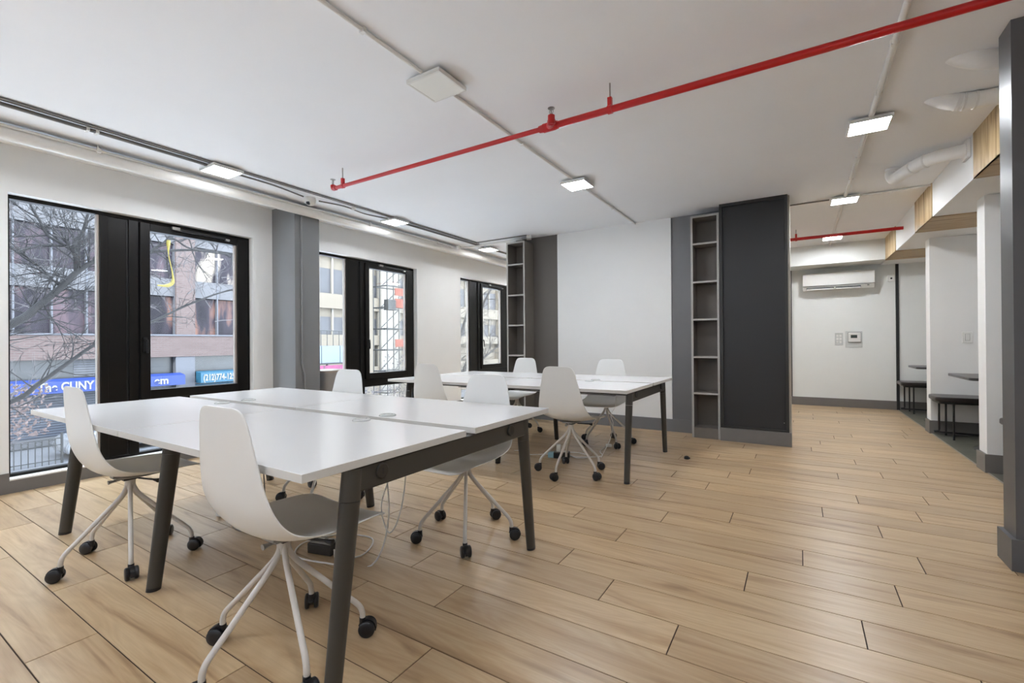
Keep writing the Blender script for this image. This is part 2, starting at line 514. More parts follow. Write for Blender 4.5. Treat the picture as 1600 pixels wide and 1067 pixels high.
struct('floor_underlay', 'groove', WX - 0.2, RIGHT, BACK, FAR, -0.2, -0.0025)
struct('floor_alcove_tiles', 'tile', 1.318, RIGHT, 3.25, FAR, -0.003, 0.001)
struct('trim_floor_edge', 'alu', 1.308, 1.320, 3.27, FAR, -0.002, 0.0025)

# baseboards
struct('baseboard_left_1', 'skirt', WX, WX + 0.014, 0.23, 0.93, 0, 0.152)
struct('baseboard_left_2', 'skirt', WX, WX + 0.014, 0.93, 2.757, 0, 0.103)
struct('baseboard_left_3', 'skirt', WX, WX + 0.014, 2.757, 2.974, 0, 0.152)
struct('baseboard_left_4', 'skirt', WX, WX + 0.014, 3.272, 6.37, 0, 0.103)
struct('baseboard_left_5', 'skirt', WX, WX + 0.014, 6.37, FAR, 0, 0.103)
struct('baseboard_left_6', 'skirt', WX, WX + 0.014, BACK, 0.23, 0, 0.103)
struct('baseboard_far', 'skirt', WX, RIGHT, FAR - 0.014, FAR, 0, 0.138)
struct('trim_far_1', 'black_strip', -0.150, -0.098, FAR - 0.02, FAR, 0.138, 2.31)
struct('trim_far_2', 'black_strip', 1.296, 1.334, FAR - 0.02, FAR, 0.0, 2.29)

# grey pier on the window wall
struct('wall_pier', 'pier_paint', WX, -4.606, 2.974, 3.272, 0, CEIL)
struct('baseboard_pier', 'pier_paint', WX, -4.592, 2.960, 3.286, 0, 0.15)

# freestanding partition: grey, white, grey
struct('wall_partition_grey_left', 'brown_paint', -3.56, -2.868, 5.84, 5.98, 0, CEIL)
struct('wall_partition_white', 'wall', -2.868, -1.323, 5.822, 5.98, 0, CEIL)
struct('wall_partition_grey_right', 'grey_paint', -1.323, -0.735, 5.84, 5.98, 0, CEIL)
struct('baseboard_partition', 'grey_paint', -3.25, -1.05, 5.806, 5.84, 0, 0.15)

# alcove fins
for i, (ya, yb) in enumerate(((5.29, 5.48), (7.19, 7.38))):
    struct('wall_fin_%d' % (i + 1), 'wall', 1.31, RIGHT, ya, yb, 0, 2.29)
    struct('baseboard_fin_%d' % (i + 1), 'skirt', 1.294, RIGHT, ya - 0.014, yb + 0.014, 0, 0.152)
# dark end wall on the right
struct('wall_dark_end', 'dark_paint', 0.868, RIGHT, 3.118, 3.272, 0, CEIL)
struct('baseboard_dark_end', 'dark_paint', 0.848, RIGHT, 3.100, 3.288, 0, 0.15)

# dropped soffit over the alcoves with oak clad bands
sof = tag(box('ceiling_soffit', 'wall', 1.112, RIGHT, 3.272, FAR, 2.292, CEIL), kind='structure')
def planks_z(ya, yb):
    mb = MB(); n = max(1, round((yb - ya) / 0.25)); st = (yb - ya) / n
    for k in range(n):
        mb.box(1.104, 1.1125, ya + k * st + .001, ya + (k + 1) * st - .001, 2.284, CEIL)
    return mb
for ya, yb in ((3.75, 4.69), (5.95, 6.71), (7.93, 8.76)):
    o = planks_z(ya, yb).build('oak_band_face', 'soffit_wood_z', sof)
    o = box('oak_band_underside', 'soffit_wood_x', 1.104, RIGHT, ya, yb, 2.284, 2.2925, sof)

# ------------------------------------------------------------------ windows (black metal, fixed light + tilt sash over a low light)
def window(idx, y0, y1, g1, mu0, sash0, sg0, sg1, zt=2.262):
    """y0..y1 opening, g1 end of the tall fixed pane, mu0..sash0 boxed post, sg0..sg1 sash glass"""
    root = empty('window_%d' % idx, (WX, y0, 0.105), kind='structure')
    def B(name, m, ya, yb, za, zb, xa, xb, par=root, bev=0.0015):
        o = box(name, m, xa - WX, xb - WX, ya - y0, yb - y0, za - 0.105, zb - 0.105, par, bev)
        return o
    fx0, fx1 = WX - 0.14, WX - 0.075
    mb = MB()
    def A(ya, yb, za, zb, xa=fx0, xb=fx1):
        mb.box(xa - WX, xb - WX, ya - y0, yb - y0, za - 0.105, zb - 0.105)
    A(y0, y1, zt - 0.03, zt)                                  # head
    A(y0, y0 + 0.022, 0.105, zt - .03)                        # left jamb
    A(y1 - 0.035, y1, 0.105, zt - .03)                        # right jamb
    A(y0 + .022, y1 - .035, 0.105, 0.128)                     # bottom rail
    A(g1 + 0.018, sash0, 0.128, zt - .03, fx0, fx1 - 0.012)   # boxed post
    A(g1 + 0.018, g1 + 0.072, 0.128, zt - .03, fx0, fx1 + 0.004)
    A(sash0 - 0.075, sash0 - 0.004, 0.128, zt - .03, fx0, fx1 + 0.004)
    A(sash0, y1 - .035, 0.50, 0.605, fx0, fx1)                # transom under the sash
    mb.build('window_frame', 'black_frame', root, 0.002)
    B('post_groove', 'black_gap', sash0 - 0.089, sash0 - 0.075, 0.13, zt - 0.05, fx0 + .01, fx1 - 0.009, root, 0)
    B('aluminium_bead', 'alu', g1, g1 + 0.018, 0.128, zt - .03, fx0 + 0.01, fx1 - 0.01)
    B('fixed_pane', 'glass', y0 + 0.022, g1, 0.128, zt - 0.03, fx0 + 0.028, fx0 + 0.034, root, 0)
    B('low_pane', 'glass', sash0, y1 - 0.035, 0.128, 0.50, fx0 + 0.028, fx0 + 0.034, root, 0)
    # sash
    s0, s1, z0, z1 = sash0 + .004, y1 - 0.038, 0.608, zt - 0.034
    sx0, sx1 = fx0 + 0.01, fx1 + 0.022
    mb = MB()
    def A2(ya, yb, za, zb, xa=sx0, xb=sx1):
        mb.box(xa - WX, xb - WX, ya - y0, yb - y0, za - 0.105, zb - 0.105)
    gz0, gz1 = 0.690, 2.160
    A2(s0, sg0, z0, z1); A2(sg1 + .035, s1, z0, z1); A2(sg0, sg1 + .035, z0, gz0); A2(sg0, sg1 + .035, gz1, z1)
    sash = mb.build('sash', 'black_frame', root, 0.003)
    B('sash_pane', 'glass', sg0, sg1 + .02, gz0, gz1, fx0 + 0.034, fx0 + 0.040, sash, 0)
    B('sash_bead', 'alu', sg1 + 0.016, sg1 + 0.036, gz0, gz1, fx0 + 0.03, sx1 - 0.02, sash, 0.001)
    # handle
    hy = (s0 + sg0) / 2 - 0.005
    h = MB()
    h.box(sx1 - WX, sx1 + 0.012 - WX, hy - .016 - y0, hy + .016 - y0, 1.045 - .105, 1.175 - .105)
    h.tube([(sx1 + .01 - WX, hy - y0, 1.15 - .105), (sx1 + .045 - WX, hy - y0, 1.15 - .105), (sx1 + .05 - WX, hy - y0, 1.12 - .105), (sx1 + .05 - WX, hy - y0, 1.03 - .105)], 0.009, 8)
    h.build('handle', 'black_metal', sash, smooth=True)
    # overhead restrictor arm
    c = MB()
    yc0, yc1 = sash0 + (y1 - sash0) * 0.28, sash0 + (y1 - sash0) * 0.74
    c.box(sx1 - WX, sx1 + .022 - WX, yc0 - y0, yc1 - y0, 2.195 - .105, 2.222 - .105)
    c.build('closer_arm', 'black_metal', root, 0.003)
    e = MB(); e.box(sx1 - WX, sx1 + .03 - WX, yc0 - .03 - y0, yc0 + .035 - y0, 2.205 - .105, 2.232 - .105)
    e.box(sx1 - WX, sx1 + .026 - WX, yc1 - .005 - y0, yc1 + .035 - y0, 2.185 - .105, 2.205 - .105)
    e.build('closer_bracket', 'steel', root, 0.002)
    return root
window(0, -1.60, 0.23, -1.06, -1.02, -0.75, -.66, .09)  # unseen window, added behind the camera for extra daylight
window(1, 0.93, 2.757, 1.468, 1.51, 1.762, 1.842, 2.585)
window(2, 3.46, 5.29, 4.010, 4.07, 4.33, 4.40, 5.085)
window(3, 6.37, 8.02, 6.700, 6.77, 7.06, 7.12, 7.73)
for i, (a, b, _, _) in enumerate(HOLES):
    struct('window_sill_%d' % i, 'conduit', WX - 0.08, WX + 0.016, a, b, 0.095, 0.106)

# ------------------------------------------------------------------ ceiling lights
def make_light(lit):
    root = empty('ceiling_light', (0, 0, 0))
    MB().box(-.055, .055, -.055, .055, -0.018, 0.0).build('mounting_box', 'lamp_body', root, 0.003)
    mb = MB()
    h = 0.122
    mb.box(-h, h, -h, h, -0.034, -0.018)
    for (a, b, c, d) in ((-h, h, -h, -h + .012), (-h, h, h - .012, h), (-h, -h + .012, -h + .012, h - .012), (h - .012, h, -h + .012, h - .012)):
        mb.box(a, b, c, d, -0.042, -0.034)
    mb.build('housing', 'lamp_body', root, 0.0015)
    d = h - 0.012
    MB().box(-d, d, -d, d, -0.0405, -0.034).build('diffuser', 'lamp_on' if lit else 'lamp_off', root)
    return root
lamp_on = make_light(True)
LX = (-4.18, -1.765, 0.424)
LIGHTS = [
    (LX[1], 4.02, 'lit square ceiling light between the red pipe and the white partition'),
    (LX[0], 2.03, 'lit square ceiling light above the nearest window, by the wall conduits'),
    (LX[0], 4.02, 'lit square ceiling light just beyond the grey window pier'),
    (LX[0], 6.02, 'small lit square ceiling light beside the top of the far left shelf tower'),
    (LX[2], 4.02, 'largest lit square ceiling light at the right, nearest the hanging white pipes'),
    (LX[2], 6.02, 'lit square ceiling light where the thin cross conduit meets the right conduit'),
    (LX[2], 8.13, 'farthest lit square ceiling light, below the short red pipe near the air conditioner'),
]
def soften(o):
    # the lamps of the window row are turned down
    for ch in o.children:
        if ch.name.startswith('diffuser'):
            if ch.data.users > 1: ch.data = ch.data.copy()
            ch.data.materials[0] = M['lamp_soft']
first = True
for x, y, lab in LIGHTS:
    o = lamp_on if first else copy_tree(lamp_on)
    first = False
    o.location = (x, y, CEIL)
    tag(o, lab, 'ceiling light', 'square ceiling lights that are switched on')
    if x == LX[0]: soften(o)
# unseen panels behind the partition, and others added behind the camera to brighten the room
for x, y, lab in ((LX[0], 8.13, 'lit square ceiling light behind the left shelf tower'), (LX[1], 8.13, 'lit square ceiling light behind the white partition'),
                  (LX[0], -0.0, 'added lit square ceiling light behind the viewer by the window wall'), (LX[1], -0.001, 'added lit square ceiling light behind the viewer in the middle row'),
                  (LX[2], -0.0, 'added lit square ceiling light straight above the viewer')):
    o = copy_tree(lamp_on); o.location = (x, y, CEIL); tag(o, lab, 'ceiling light', 'square ceiling lights that are switched on')
    if y == -0.001: soften(o)
off = make_light(False)
off.location = (LX[1], 2.03, CEIL)
tag(off, 'unlit white square ceiling panel, the only dark lamp, above the near desk', 'ceiling light')

# light inside the alcoves
for yy in (4.3, 6.3, 8.3):
    root = empty('alcove_downlight', (2.2, yy, 2.29), label='small round downlight in the alcove ceiling at %s' % {4.3: 'the nearest booth', 6.3: 'the middle booth', 8.3: 'the far booth'}[yy], cat='ceiling light', group='alcove downlights')
    MB().lathe([(0.05, 0), (0.05, -.006), (0.04, -.008)], seg=20).build('rim', 'lamp_body', root, smooth=True)
    MB().lathe([(0.038, -.006), (0.038, -.0095)], seg=20).build('lens', emis('alcove_lens_%d' % int(yy), WARM, 110.0), root)

# ------------------------------------------------------------------ pipes and conduits on the ceiling
def pipe_run(name, pts, r, m, label, cat, group=None, seg=12, parent=None):
    o = MB().tube(pts, r, seg).build(name, m, parent, smooth=True)
    if label: tag(o, label, cat, group)
    return o

# middle row conduit, in pieces between the lamps
mid = empty('ceiling_conduit', (LX[1], 0, CEIL), label='thin white conduit along the middle row of ceiling lights, passing over the red pipe', cat='conduit')
for a, b in ((BACK, 1.90), (2.16, 3.89), (4.15, 5.82)):
    MB().tube([(0, a, -.013), (0, b, -.013)], 0.0105, 8).build('tube', 'conduit', mid, smooth=True)
for y in (0.6, 1.5, 3.0, 5.0):
    MB().box(-.016, .016, y - .01, y + .01, -.027, 0).build('clip', 'conduit', mid, 0.002)
rc = empty('ceiling_conduit', (LX[2], 0, CEIL), label='white painted conduit linking the right row of ceiling lights', cat='conduit')
for a, b in ((BACK, 3.89), (4.15, 5.89), (6.15, 8.0), (8.26, 8.80)):
    MB().tube([(0, a, -.016), (0, b, -.016)], 0.0155, 10).build('tube', 'conduit', rc, smooth=True)
for y in (3.0, 3.55, 4.7, 5.3):
    MB().box(-.018, .018, y - .014, y + .014, -.03, 0).build('clip', 'conduit', rc, 0.002)
pipe_run('cross_conduit', [(-.9, 6.0, CEIL - .012), (.29, 6.0, CEIL - .012)], 0.008, 'cable_grey', 'thin dark conduit running left from the second right-hand ceiling light to the partition', 'conduit', seg=8)
pipe_run('cross_conduit', [(.56, 6.0, CEIL - .012), (1.11, 5.98, CEIL - .012)], 0.010, 'conduit', 'white conduit running right from the second right-hand ceiling light to the soffit', 'conduit', seg=8)

wl = empty('ceiling_conduit', (0, 0, CEIL), label='pair of thin conduits, greyed for their cast shadow, along the window-side row of ceiling lights', cat='conduit')
for x, r in ((-4.10, 0.007), (-4.135, .005)):  # white conduits coloured grey to stand for their cast shadow
    MB().tube([(x, BACK, -.008), (x, 5.65, -.008)], r, 8).build('tube', 'cable_grey', wl, smooth=True)
MB().tube(smooth_path([(-4.165, BACK, -.02), (-4.165, 0.8, -.02), (-4.165, 1.80, -.02), (-4.18, 1.9, -.02)], 4), 0.013, 8).build('tube', 'cable_grey', wl, smooth=True)
MB().tube(smooth_path([(-4.18, 2.16, -.02), (-4.19, 2.5, -.018), (-4.25, 2.84, -.022)], 4), 0.008, 8).build('tube', 'cable_grey', wl, smooth=True)
MB().tube(smooth_path([(-4.25, 3.02, -.022), (-4.20, 3.3, -.016), (-4.23, 3.6, -.022), (-4.18, 3.9, -.018)], 5), 0.008, 8).build('tube', 'cable_grey', wl, smooth=True)
MB().tube([(-4.18, 4.16, -.016), (-4.18, 5.88, -.016)], 0.013, 8).build('tube', 'cable_grey', wl, smooth=True)
MB().tube([(-4.18, 6.15, -.016), (-4.18, 8.0, -.016)], 0.013, 8).build('tube', 'cable_grey', wl, smooth=True)
for y in (1.15, 1.2, 3.4):
    MB().box(-4.20, -4.14, y - .008, y + .008, -.035, 0).build('clip', 'conduit', wl, 0.002)

wp = empty('heating_pipe', (-4.548, 0, 2.552), label='thick white painted pipe running along the top of the window wall', cat='pipe')
MB().tube([(0, BACK, 0), (0, FAR, 0)], 0.054, 24).build('pipe', 'conduit', wp, smooth=True)
MB().tube([(.062, BACK, .025), (.062, 5.5, .025)], 0.009, 8).build('thin_tube', 'conduit', wp, smooth=True)
for y in (1.30, 3.9, 5.15, 7.2):
    m_ = MB(); m_.tube([(.062, y, .068), (.062, y, .0)], 0.005, 8); m_.box(.048, .078, y - .012, y + .012, .008, .04)
    m_.build('hanger', 'conduit', wp)
MB().tube(smooth_path([(.06, 5.45, .02), (.16, 5.62, .02), (.45, 5.7, .03), (1.18, 5.70, .035)], 5), 0.014, 8).build('branch_tube', 'conduit', wp, smooth=True)
MB().lathe([(0.024, -.03), (0.028, -.02), (0.028, .02), (0.024, .03)], c=(.12, 5.56, .02), seg=12, axis='X').build('joint', 'conduit', wp, smooth=True)
pipe_run('cross_conduit', [(-4.10, 5.60, CEIL - .01), (-3.24, 5.60, CEIL - .01)], 0.008, 'cable_grey', 'thin conduit crossing the ceiling from the window side to the left shelf tower', 'conduit', seg=8)
pipe_run('pier_cable', [(-4.596, 3.075, 0.15), (-4.596, 3.075, 0.78), (-4.596, 3.045, 0.86), (-4.596, 3.045, 2.50)], 0.010, 'pier_paint', 'thin grey conduit running down the face of the grey window pier', 'cable', seg=8)

# box on top of the shelf tower
cb = empty('junction_box', (-3.25, 5.69, 2.575), 0.5, label='small white box fixed to the ceiling above the left shelf tower', cat='junction box')
MB().box(-.035, .035, -.06, .06, 0.0, 0.045).build('case', 'lamp_body', cb, 0.004)

# dome camera
cm = empty('security_camera', (-4.29, 2.945, CEIL), 0.5, label='white dome security camera on the ceiling in front of the grey window pier', cat='camera')
MB().lathe([(0.052, 0), (0.052, -.012), (0.056, -.014), (0.056, -.034)], seg=28).build('base', 'lamp_body', cm, smooth=True)
MB().lathe([(0.054, -.034), (0.052, -.05), (0.043, -.066), (0.026, -.078), (0.006, -.083)], seg=28).build('dome', 'lamp_body', cm, smooth=True)
MB().lathe([(0.018, -.02), (0.017, .0), (0.006, .004)], c=(.0, -.03, -.066), seg=16, axis='Y').build('lens', 'black_plastic', cm, smooth=True)

# red sprinkler pipe across the room
RY, RZ = 2.60, 2.465
sp = empty('sprinkler_pipe', (0, RY, RZ), label='long red sprinkler pipe hanging across the ceiling of the room', cat='pipe')
MB().tube([(-3.44, 0, 0), (-1.37, 0, 0)], 0.0155, 16).build('pipe', 'red', sp, smooth=True)
MB().tube([(-1.31, 0, 0), (RIGHT, 0, 0)], 0.020, 16).build('pipe', 'red', sp, smooth=True)
MB().tube(smooth_path([(-3.42, 0, 0), (-3.455, 0, 0.002), (-3.462, 0, .028)], 5), 0.021, 14).build('elbow', 'red', sp, smooth=True)
mb = MB(); mb.tube([(-1.40, 0, 0), (-1.37, 0, 0), (-1.37, 0, 0), (-1.29, 0, 0), (-1.27, 0, 0)], [0.022, 0.025, 0.028, 0.028, 0.024], 16)
mb.tube([(-1.33, 0, 0), (-1.29, -.045, 0), (-1.285, -.06, .0)], [0.024, .023, .026], 14)
mb.tube([(-1.285, -.06, -.02), (-1.285, -.06, .035)], 0.022, 14)
mb.build('tee', 'red', sp, smooth=True)
def sprinkler(x, y):
    m_ = MB(); m_.lathe([(0.010, 0.028), (0.009, .045), (0.004, .05), (0.004, .075), (0.022, .078), (0.022, .081)], c=(x, y, 0), seg=14)
    m_.tube([(x - .008, y, .045), (x - .014, y, .06), (x - .004, y, .077)], .002, 6); m_.tube([(x + .008, y, .045), (x + .014, y, .06), (x + .004, y, .077)], .002, 6)
    m_.build('sprinkler_head', 'steel', sp, smooth=True)
sprinkler(-3.462, 0); sprinkler(-1.285, -.06)
def hanger(par, x, r, top):
    MB().tube([(x, 0, r), (x, 0, top)], 0.005, 8).build('hanger_rod', 'steel', par, smooth=True)
    m_ = MB(); m_.tube([(x - .013, 0, 0), (x + .013, 0, 0)], r + .005, 16); m_.box(x - .012, x + .012, -.012, .012, r, r + .05)
    m_.build('hanger_clamp', 'red', par, smooth=True)
hanger(sp, -3.33, .0155, CEIL - RZ); hanger(sp, -.93, .02, CEIL - RZ); hanger(sp, 1.6, .02, CEIL - RZ)
fp = empty('sprinkler_pipe', (0, 7.42, 2.49), label='short far red sprinkler pipe ending at the soffit near the air conditioner', cat='pipe')
MB().tube([(-2.6, 0, 0), (1.112, 0, 0)], 0.021, 16).build('pipe', 'red', fp, smooth=True)
hanger(fp, -.02, .021, CEIL - 2.49)

# white wrapped pipes dropping out of the ceiling beside the soffit
def wrap_pipe(pts, r, label, bands):
    root = empty('wrapped_pipe', pts[0], label=label, cat='pipe')
    p0 = Vector(pts[0])
    path = [p - p0 for p in smooth_path(pts, 8)]
    MB().tube(path, r, 20).build('pipe', 'pvc', root, smooth=True)
    for k in bands:
        a = path[int(k * (len(path) - 2))]; b = path[int(k * (len(path) - 2)) + 1]
        d = (b - a).normalized() * .006
        MB().tube([a - d, a + d], r + .004, 20).build('band', 'conduit', root, smooth=True)
    return root
wpf = wrap_pipe([(.716, 5.27, 2.64), (.718, 5.265, 2.57), (.73, 5.21, 2.515), (.765, 5.08, 2.515), (.85, 4.92, 2.53), (.96, 4.85, 2.54), (1.10, 4.83, 2.545)], 0.051, 'white wrapped pipe curving from the ceiling into the soffit, lowest and farthest of three', (0.04, .12, .62, .74))
box('pipe_flange', 'conduit', 1.088 - .716, 1.108 - .716, 4.76 - 5.27, 4.90 - 5.27, 2.475 - 2.64, 2.612 - 2.64, wpf, .002)
wrap_pipe([(.70, 3.90, 2.68), (.76, 3.90, 2.628), (.84, 3.905, 2.585), (.93, 3.91, 2.572), (1.10, 3.93, 2.572)], 0.050, 'white wrapped pipe sinking into the ceiling, middle of the three by the soffit', (.55, .6, .66, .8))
wrap_pipe([(.70, 3.40, 2.69), (.76, 3.40, 2.632), (.85, 3.41, 2.592), (.95, 3.43, 2.58), (1.12, 3.45, 2.58)], 0.052, 'white wrapped pipe stub at the top right, half hidden by the dark end wall', (.9,))

# ------------------------------------------------------------------ desks
def desk(name, x0, x1, yA, yB, yC, yD, xs, label, rot, skip=()):
    """two facing rows of two tops; xs = the three leg frames"""
    ox, oy = x1, yA
    root = empty(name, (ox, oy, 0), rot, label=label, cat='desk')
    zt, zb = 0.733, 0.707
    seam = xs[1] - 0.035
    for (a, b) in ((x0, seam), (seam + .009, x1)):
        for row, (c, d) in enumerate(((yA, yB), (yC, yD))):
            t = box('desktop', 'laminate', a - ox, b - ox, c - oy, d - oy, zb, zt, root, 0.0012)
            t.data.materials.append(M['lam_edge'])
            for p in t.data.polygons:
                if abs(p.normal.z) < 0.5: p.material_index = 1
            gx = (a + b) / 2 + (0.06 if b == x1 or True else 0) - ox
            gy = (d - .05 if row == 0 else c + .05) - oy
            MB().lathe([(0.042, zt - .001), (0.042, zt + .005), (0.036, zt + .009), (0.027, zt + .009), (0.025, zt + .004), (0.02, zt + .007), (0.006, zt + .008)], c=(gx, gy, 0), seg=28).build('cable_grommet', 'clear_cover', t, smooth=True)
    yl, yr = yA + 0.20 - oy, yD - 0.24 - oy
    for i, x in enumerate(xs):
        X = x - ox
        w2 = 0.022
        if i != 1:
            rail = MB().box(X - w2, X + w2, yl - .03, yr + .03, 0.622, 0.706).build('end_rail', 'frame', root, 0.006)
            sx = 1 if i == 2 else -1
            for yy in (yl + .10, yr - .15):
                c_ = MB().lathe([(0.026, 0), (0.026, .006 * sx), (0.023, .009 * sx)], c=(X + sx * w2, yy, 0.672), seg=24, axis='X').build('round_cap', 'frame_cap', rail, smooth=True)
                MB().box(X + sx * (w2 + .0085) - .001, X + sx * (w2 + .0085) + .001, yy - .003, yy + .003, 0.662, 0.684).build('slot', 'black_plastic', c_)
        else:
            MB().box(X - w2, X + w2, yl - .03, yr + .03, 0.650, 0.706).build('middle_rail', 'frame', root, 0.006)
        for sgn, yt in ((-1, yl), (1, yr)):
            foot = yt + sgn * 0.085
            m_ = MB()
            m_.tube([(X, yt, 0.700), (X, yt + sgn * .012, 0.60)], [0.0265, 0.0265], 28, flat=1.40)
            m_.tube([(X, yt + sgn * .012, 0.598), (X, foot - sgn * .002, 0.014)], [0.0265, 0.0215], 28, flat=1.36)
            lg = m_.build('leg', 'frame', root, smooth=True)
            MB().tube([(X, foot - sgn * .002, 0.016), (X, foot, 0.0)], [0.0215, 0.0215], 20, flat=1.36).build('foot_pad', 'black_plastic', lg, smooth=True)
    for yy in (yA + .26 - oy, yB - .04 - oy, yC + .04 - oy, yD - .30 - oy):
        MB().box(x0 + .12 - ox, x1 - .06 - ox, yy - .018, yy + .018, 0.668, 0.706).build('long_rail', 'frame', root, 0.003)
    # cable tray in the middle gap
    MB().box(x0 + .35 - ox, x1 - .35 - ox, yB + .005 - oy, yC - .005 - oy, 0.60, 0.604).build('cable_tray', 'frame', root, 0.001)
    return root
RT = 0.0
desk('bench_desk', -3.775, -1.190, 0.785, 1.540, 1.605, 2.292, (-3.66, -2.470, -1.222), 'near white four-place bench desk with dark grey legs, chairs on both sides', RT)
desk('bench_desk', -3.640, -1.100, 3.385, 4.110, 4.165, 4.862, (-3.52, -2.345, -1.142), 'far white four-place bench desk standing in front of the white partition', RT)

# ------------------------------------------------------------------ chairs
def shell_mesh():
    prof = [  # y, z, half width, edge lift
        (-.224, .906, .072, .001), (-.224, .903, .106, .002), (-.223, .889, .130, .004), (-.221, .858, .147, .006), (-.217, .805, .160, .008),
        (-.210, .715, .180, .011), (-.202, .630, .199, .015), (-.189, .560, .216, .024), (-.165, .503, .230, .038), (-.122, .463, .238, .046),
        (-.060, .446, .239, .042), (.030, .441, .238, .034), (.130, .446, .236, .028), (.212, .452, .229, .020), (.258, .447, .213, .014),
        (.283, .436, .184, .006), (.292, .428, .125, 0)]
    us = [-1, -.93, -.8, -.55, -.28, 0, .28, .55, .8, .93, 1]
    vs, fs = [], []
    n = len(prof)
    for i, (y, z, hw, d) in enumerate(prof):
        a = prof[max(i - 1, 0)]; b = prof[min(i + 1, n - 1)]
        ty, tz = b[0] - a[0], b[1] - a[1]
        L = math.hypot(ty, tz); ty /= L; tz /= L
        ny, nz = -tz, ty          # towards the sitter
        for u in us:
            k = d * abs(u) ** 2.4
            vs.append((u * hw, y + ny * k, z + nz * k))
    m = len(us)
    for i in range(n - 1):
        for j in range(m - 1):
            fs.append((i * m + j, i * m + j + 1, (i + 1) * m + j + 1, (i + 1) * m + j))
    mb = MB()._add(vs, fs)
    return mb

def make_chair():
    root = empty('swivel_chair', (0, 0, 0))
    sh = shell_mesh().build('seat_shell', 'shell', root, smooth=True)
    for p in sh.data.polygons: p.use_smooth = True
    md = sh.modifiers.new('thick', 'SOLIDIFY'); md.thickness = 0.007; md.offset = 0
    sb = sh.modifiers.new('sub', 'SUBSURF'); sb.levels = 2; sb.render_levels = 2
    # bracket under the seat
    mb = MB()
    mb.box(-.045, .045, -.07, .11, 0.424, 0.438)
    mb.tube(smooth_path([(-.06, -.09, .446), (-.06, -.02, .430), (-.06, .10, .430), (-.055, .20, .440)], 4), .006, 8)
    mb.tube(smooth_path([(.06, -.09, .446), (.06, -.02, .430), (.06, .10, .430), (.055, .20, .440)], 4), .006, 8)
    br = mb.build('seat_bracket', 'bracket', root, 0.003)
    MB().box(-.028, .028, -.035, .035, 0.410, 0.425).build('swivel_plate', 'black_plastic', root, 0.002)
    lv = MB(); lv.tube([(.05, .02, .418), (.14, .05, .416), (.17, .06, .413)], [.005, .005, .011], 8)
    lv.build('tilt_lever', 'black_plastic', br, smooth=True)
    kb = MB(); kb.tube([(.0, -.04, .416), (.0, -.075, .414), (0, -.09, .413)], [.005, .007, .011], 8)
    kb.build('knob', 'bracket', br, smooth=True)
    MB().tube([(0, 0, .412), (0, 0, .36)], [.024, .020], 20).build('hub', 'tube', root, smooth=True)
    rnd = random.Random(3)
    for k in range(5):
        a = math.radians(270 + 72 * k)
        ca, sa = math.cos(a), math.sin(a)
        prof = [(.012, .405), (.016, .372), (.035, .335), (.070, .297), (.13, .238), (.19, .178), (.240, .130), (.258, .108), (.266, .085), (.267, .062)]
        pts = smooth_path([(r * ca, r * sa, z) for r, z in prof], 3)
        MB().tube(pts, 0.0102, 12).build('leg', 'tube', root, smooth=True)
        # castor
        sw = a + rnd.uniform(-1.2, 1.2)
        cs = bpy.data.objects.new('castor', None)
        mb = MB()
        # hood: curved shell over the wheels, local frame trail +x
        hood = []
        R = 0.0335
        for q in range(9):
            t_ = math.radians(-20 + 180 * q / 8)
            hood.append((0.018 + R * math.cos(t_), 0.030 + R * math.sin(t_)))
        for q in range(8, -1, -1):
            t_ = math.radians(-20 + 180 * q / 8)
            hood.append((0.018 + (R - .006) * math.cos(t_), 0.030 + (R - .006) * math.sin(t_)))
        mb.prism(hood, -.009, .009, 'Y')
        mb.prism([(.0, .02), (.018, .014), (.034, .03), (.018, .052), (-.006, .062), (-.014, .04)], -.008, .008, 'Y')
        mb.tube([(0, 0, .034), (0, 0, .068)], [.013, .0125], 14)
        co = mb.build('castor', 'black_plastic', root, smooth=True)
        co.location = (.267 * ca, .267 * sa, 0); co.rotation_euler = (0, 0, sw)
        for sy in (-1, 1):
            MB().lathe([(0.010, sy * .009), (0.028, sy * .010), (0.030, sy * .014), (0.030, sy * .022), (0.026, sy * .026), (0.012, sy * .0275)], c=(.018, 0, .030), seg=20, axis='Y').build('wheel', 'black_plastic', co, smooth=True)
    return root

chair = make_chair()
CH = [  # x, y, facing (deg from +Y), label
    (-2.945, 0.975, 0, 'white shell chair at the near desk, leftmost, in front of the tall window pane'),
    (-1.565, 0.960, 0, 'largest white shell chair, nearest the viewer, pushed under the near desk corner'),
    (-1.630, 2.105, 180, 'white shell chair on the far side of the near desk, castors beside its right leg'),
    (-2.925, 2.110, 180, 'white shell chair on the far side of the near desk, against the middle window'),
    (-3.005, 3.500, 0, 'white shell chair in the aisle between the desks, by the middle window'),
    (-1.640, 3.560, -2, 'white shell chair seen from behind at the far desk, full base visible'),
    (-2.975, 4.880, 180, 'white shell chair behind the far desk, in front of the left shelf tower'),
    (-1.785, 4.790, 186, 'white shell chair behind the far desk, in front of the white partition'),
]
for i, (x, y, r, lab) in enumerate(CH):
    o = chair if i == 0 else copy_tree(chair)
    o.location = (x, y, 0); o.rotation_euler = (0, 0, math.radians(r))
    tag(o, lab, 'chair', 'white shell chairs on castors around the bench desks')
    if i == 1:      # the nearest seat sits slightly off centre on its base
        for ch in o.children:
            if ch.name.split('.')[0] in ('seat_shell', 'seat_bracket', 'swivel_plate'): ch.location = ch.location + Vector((.018, .004, 0))

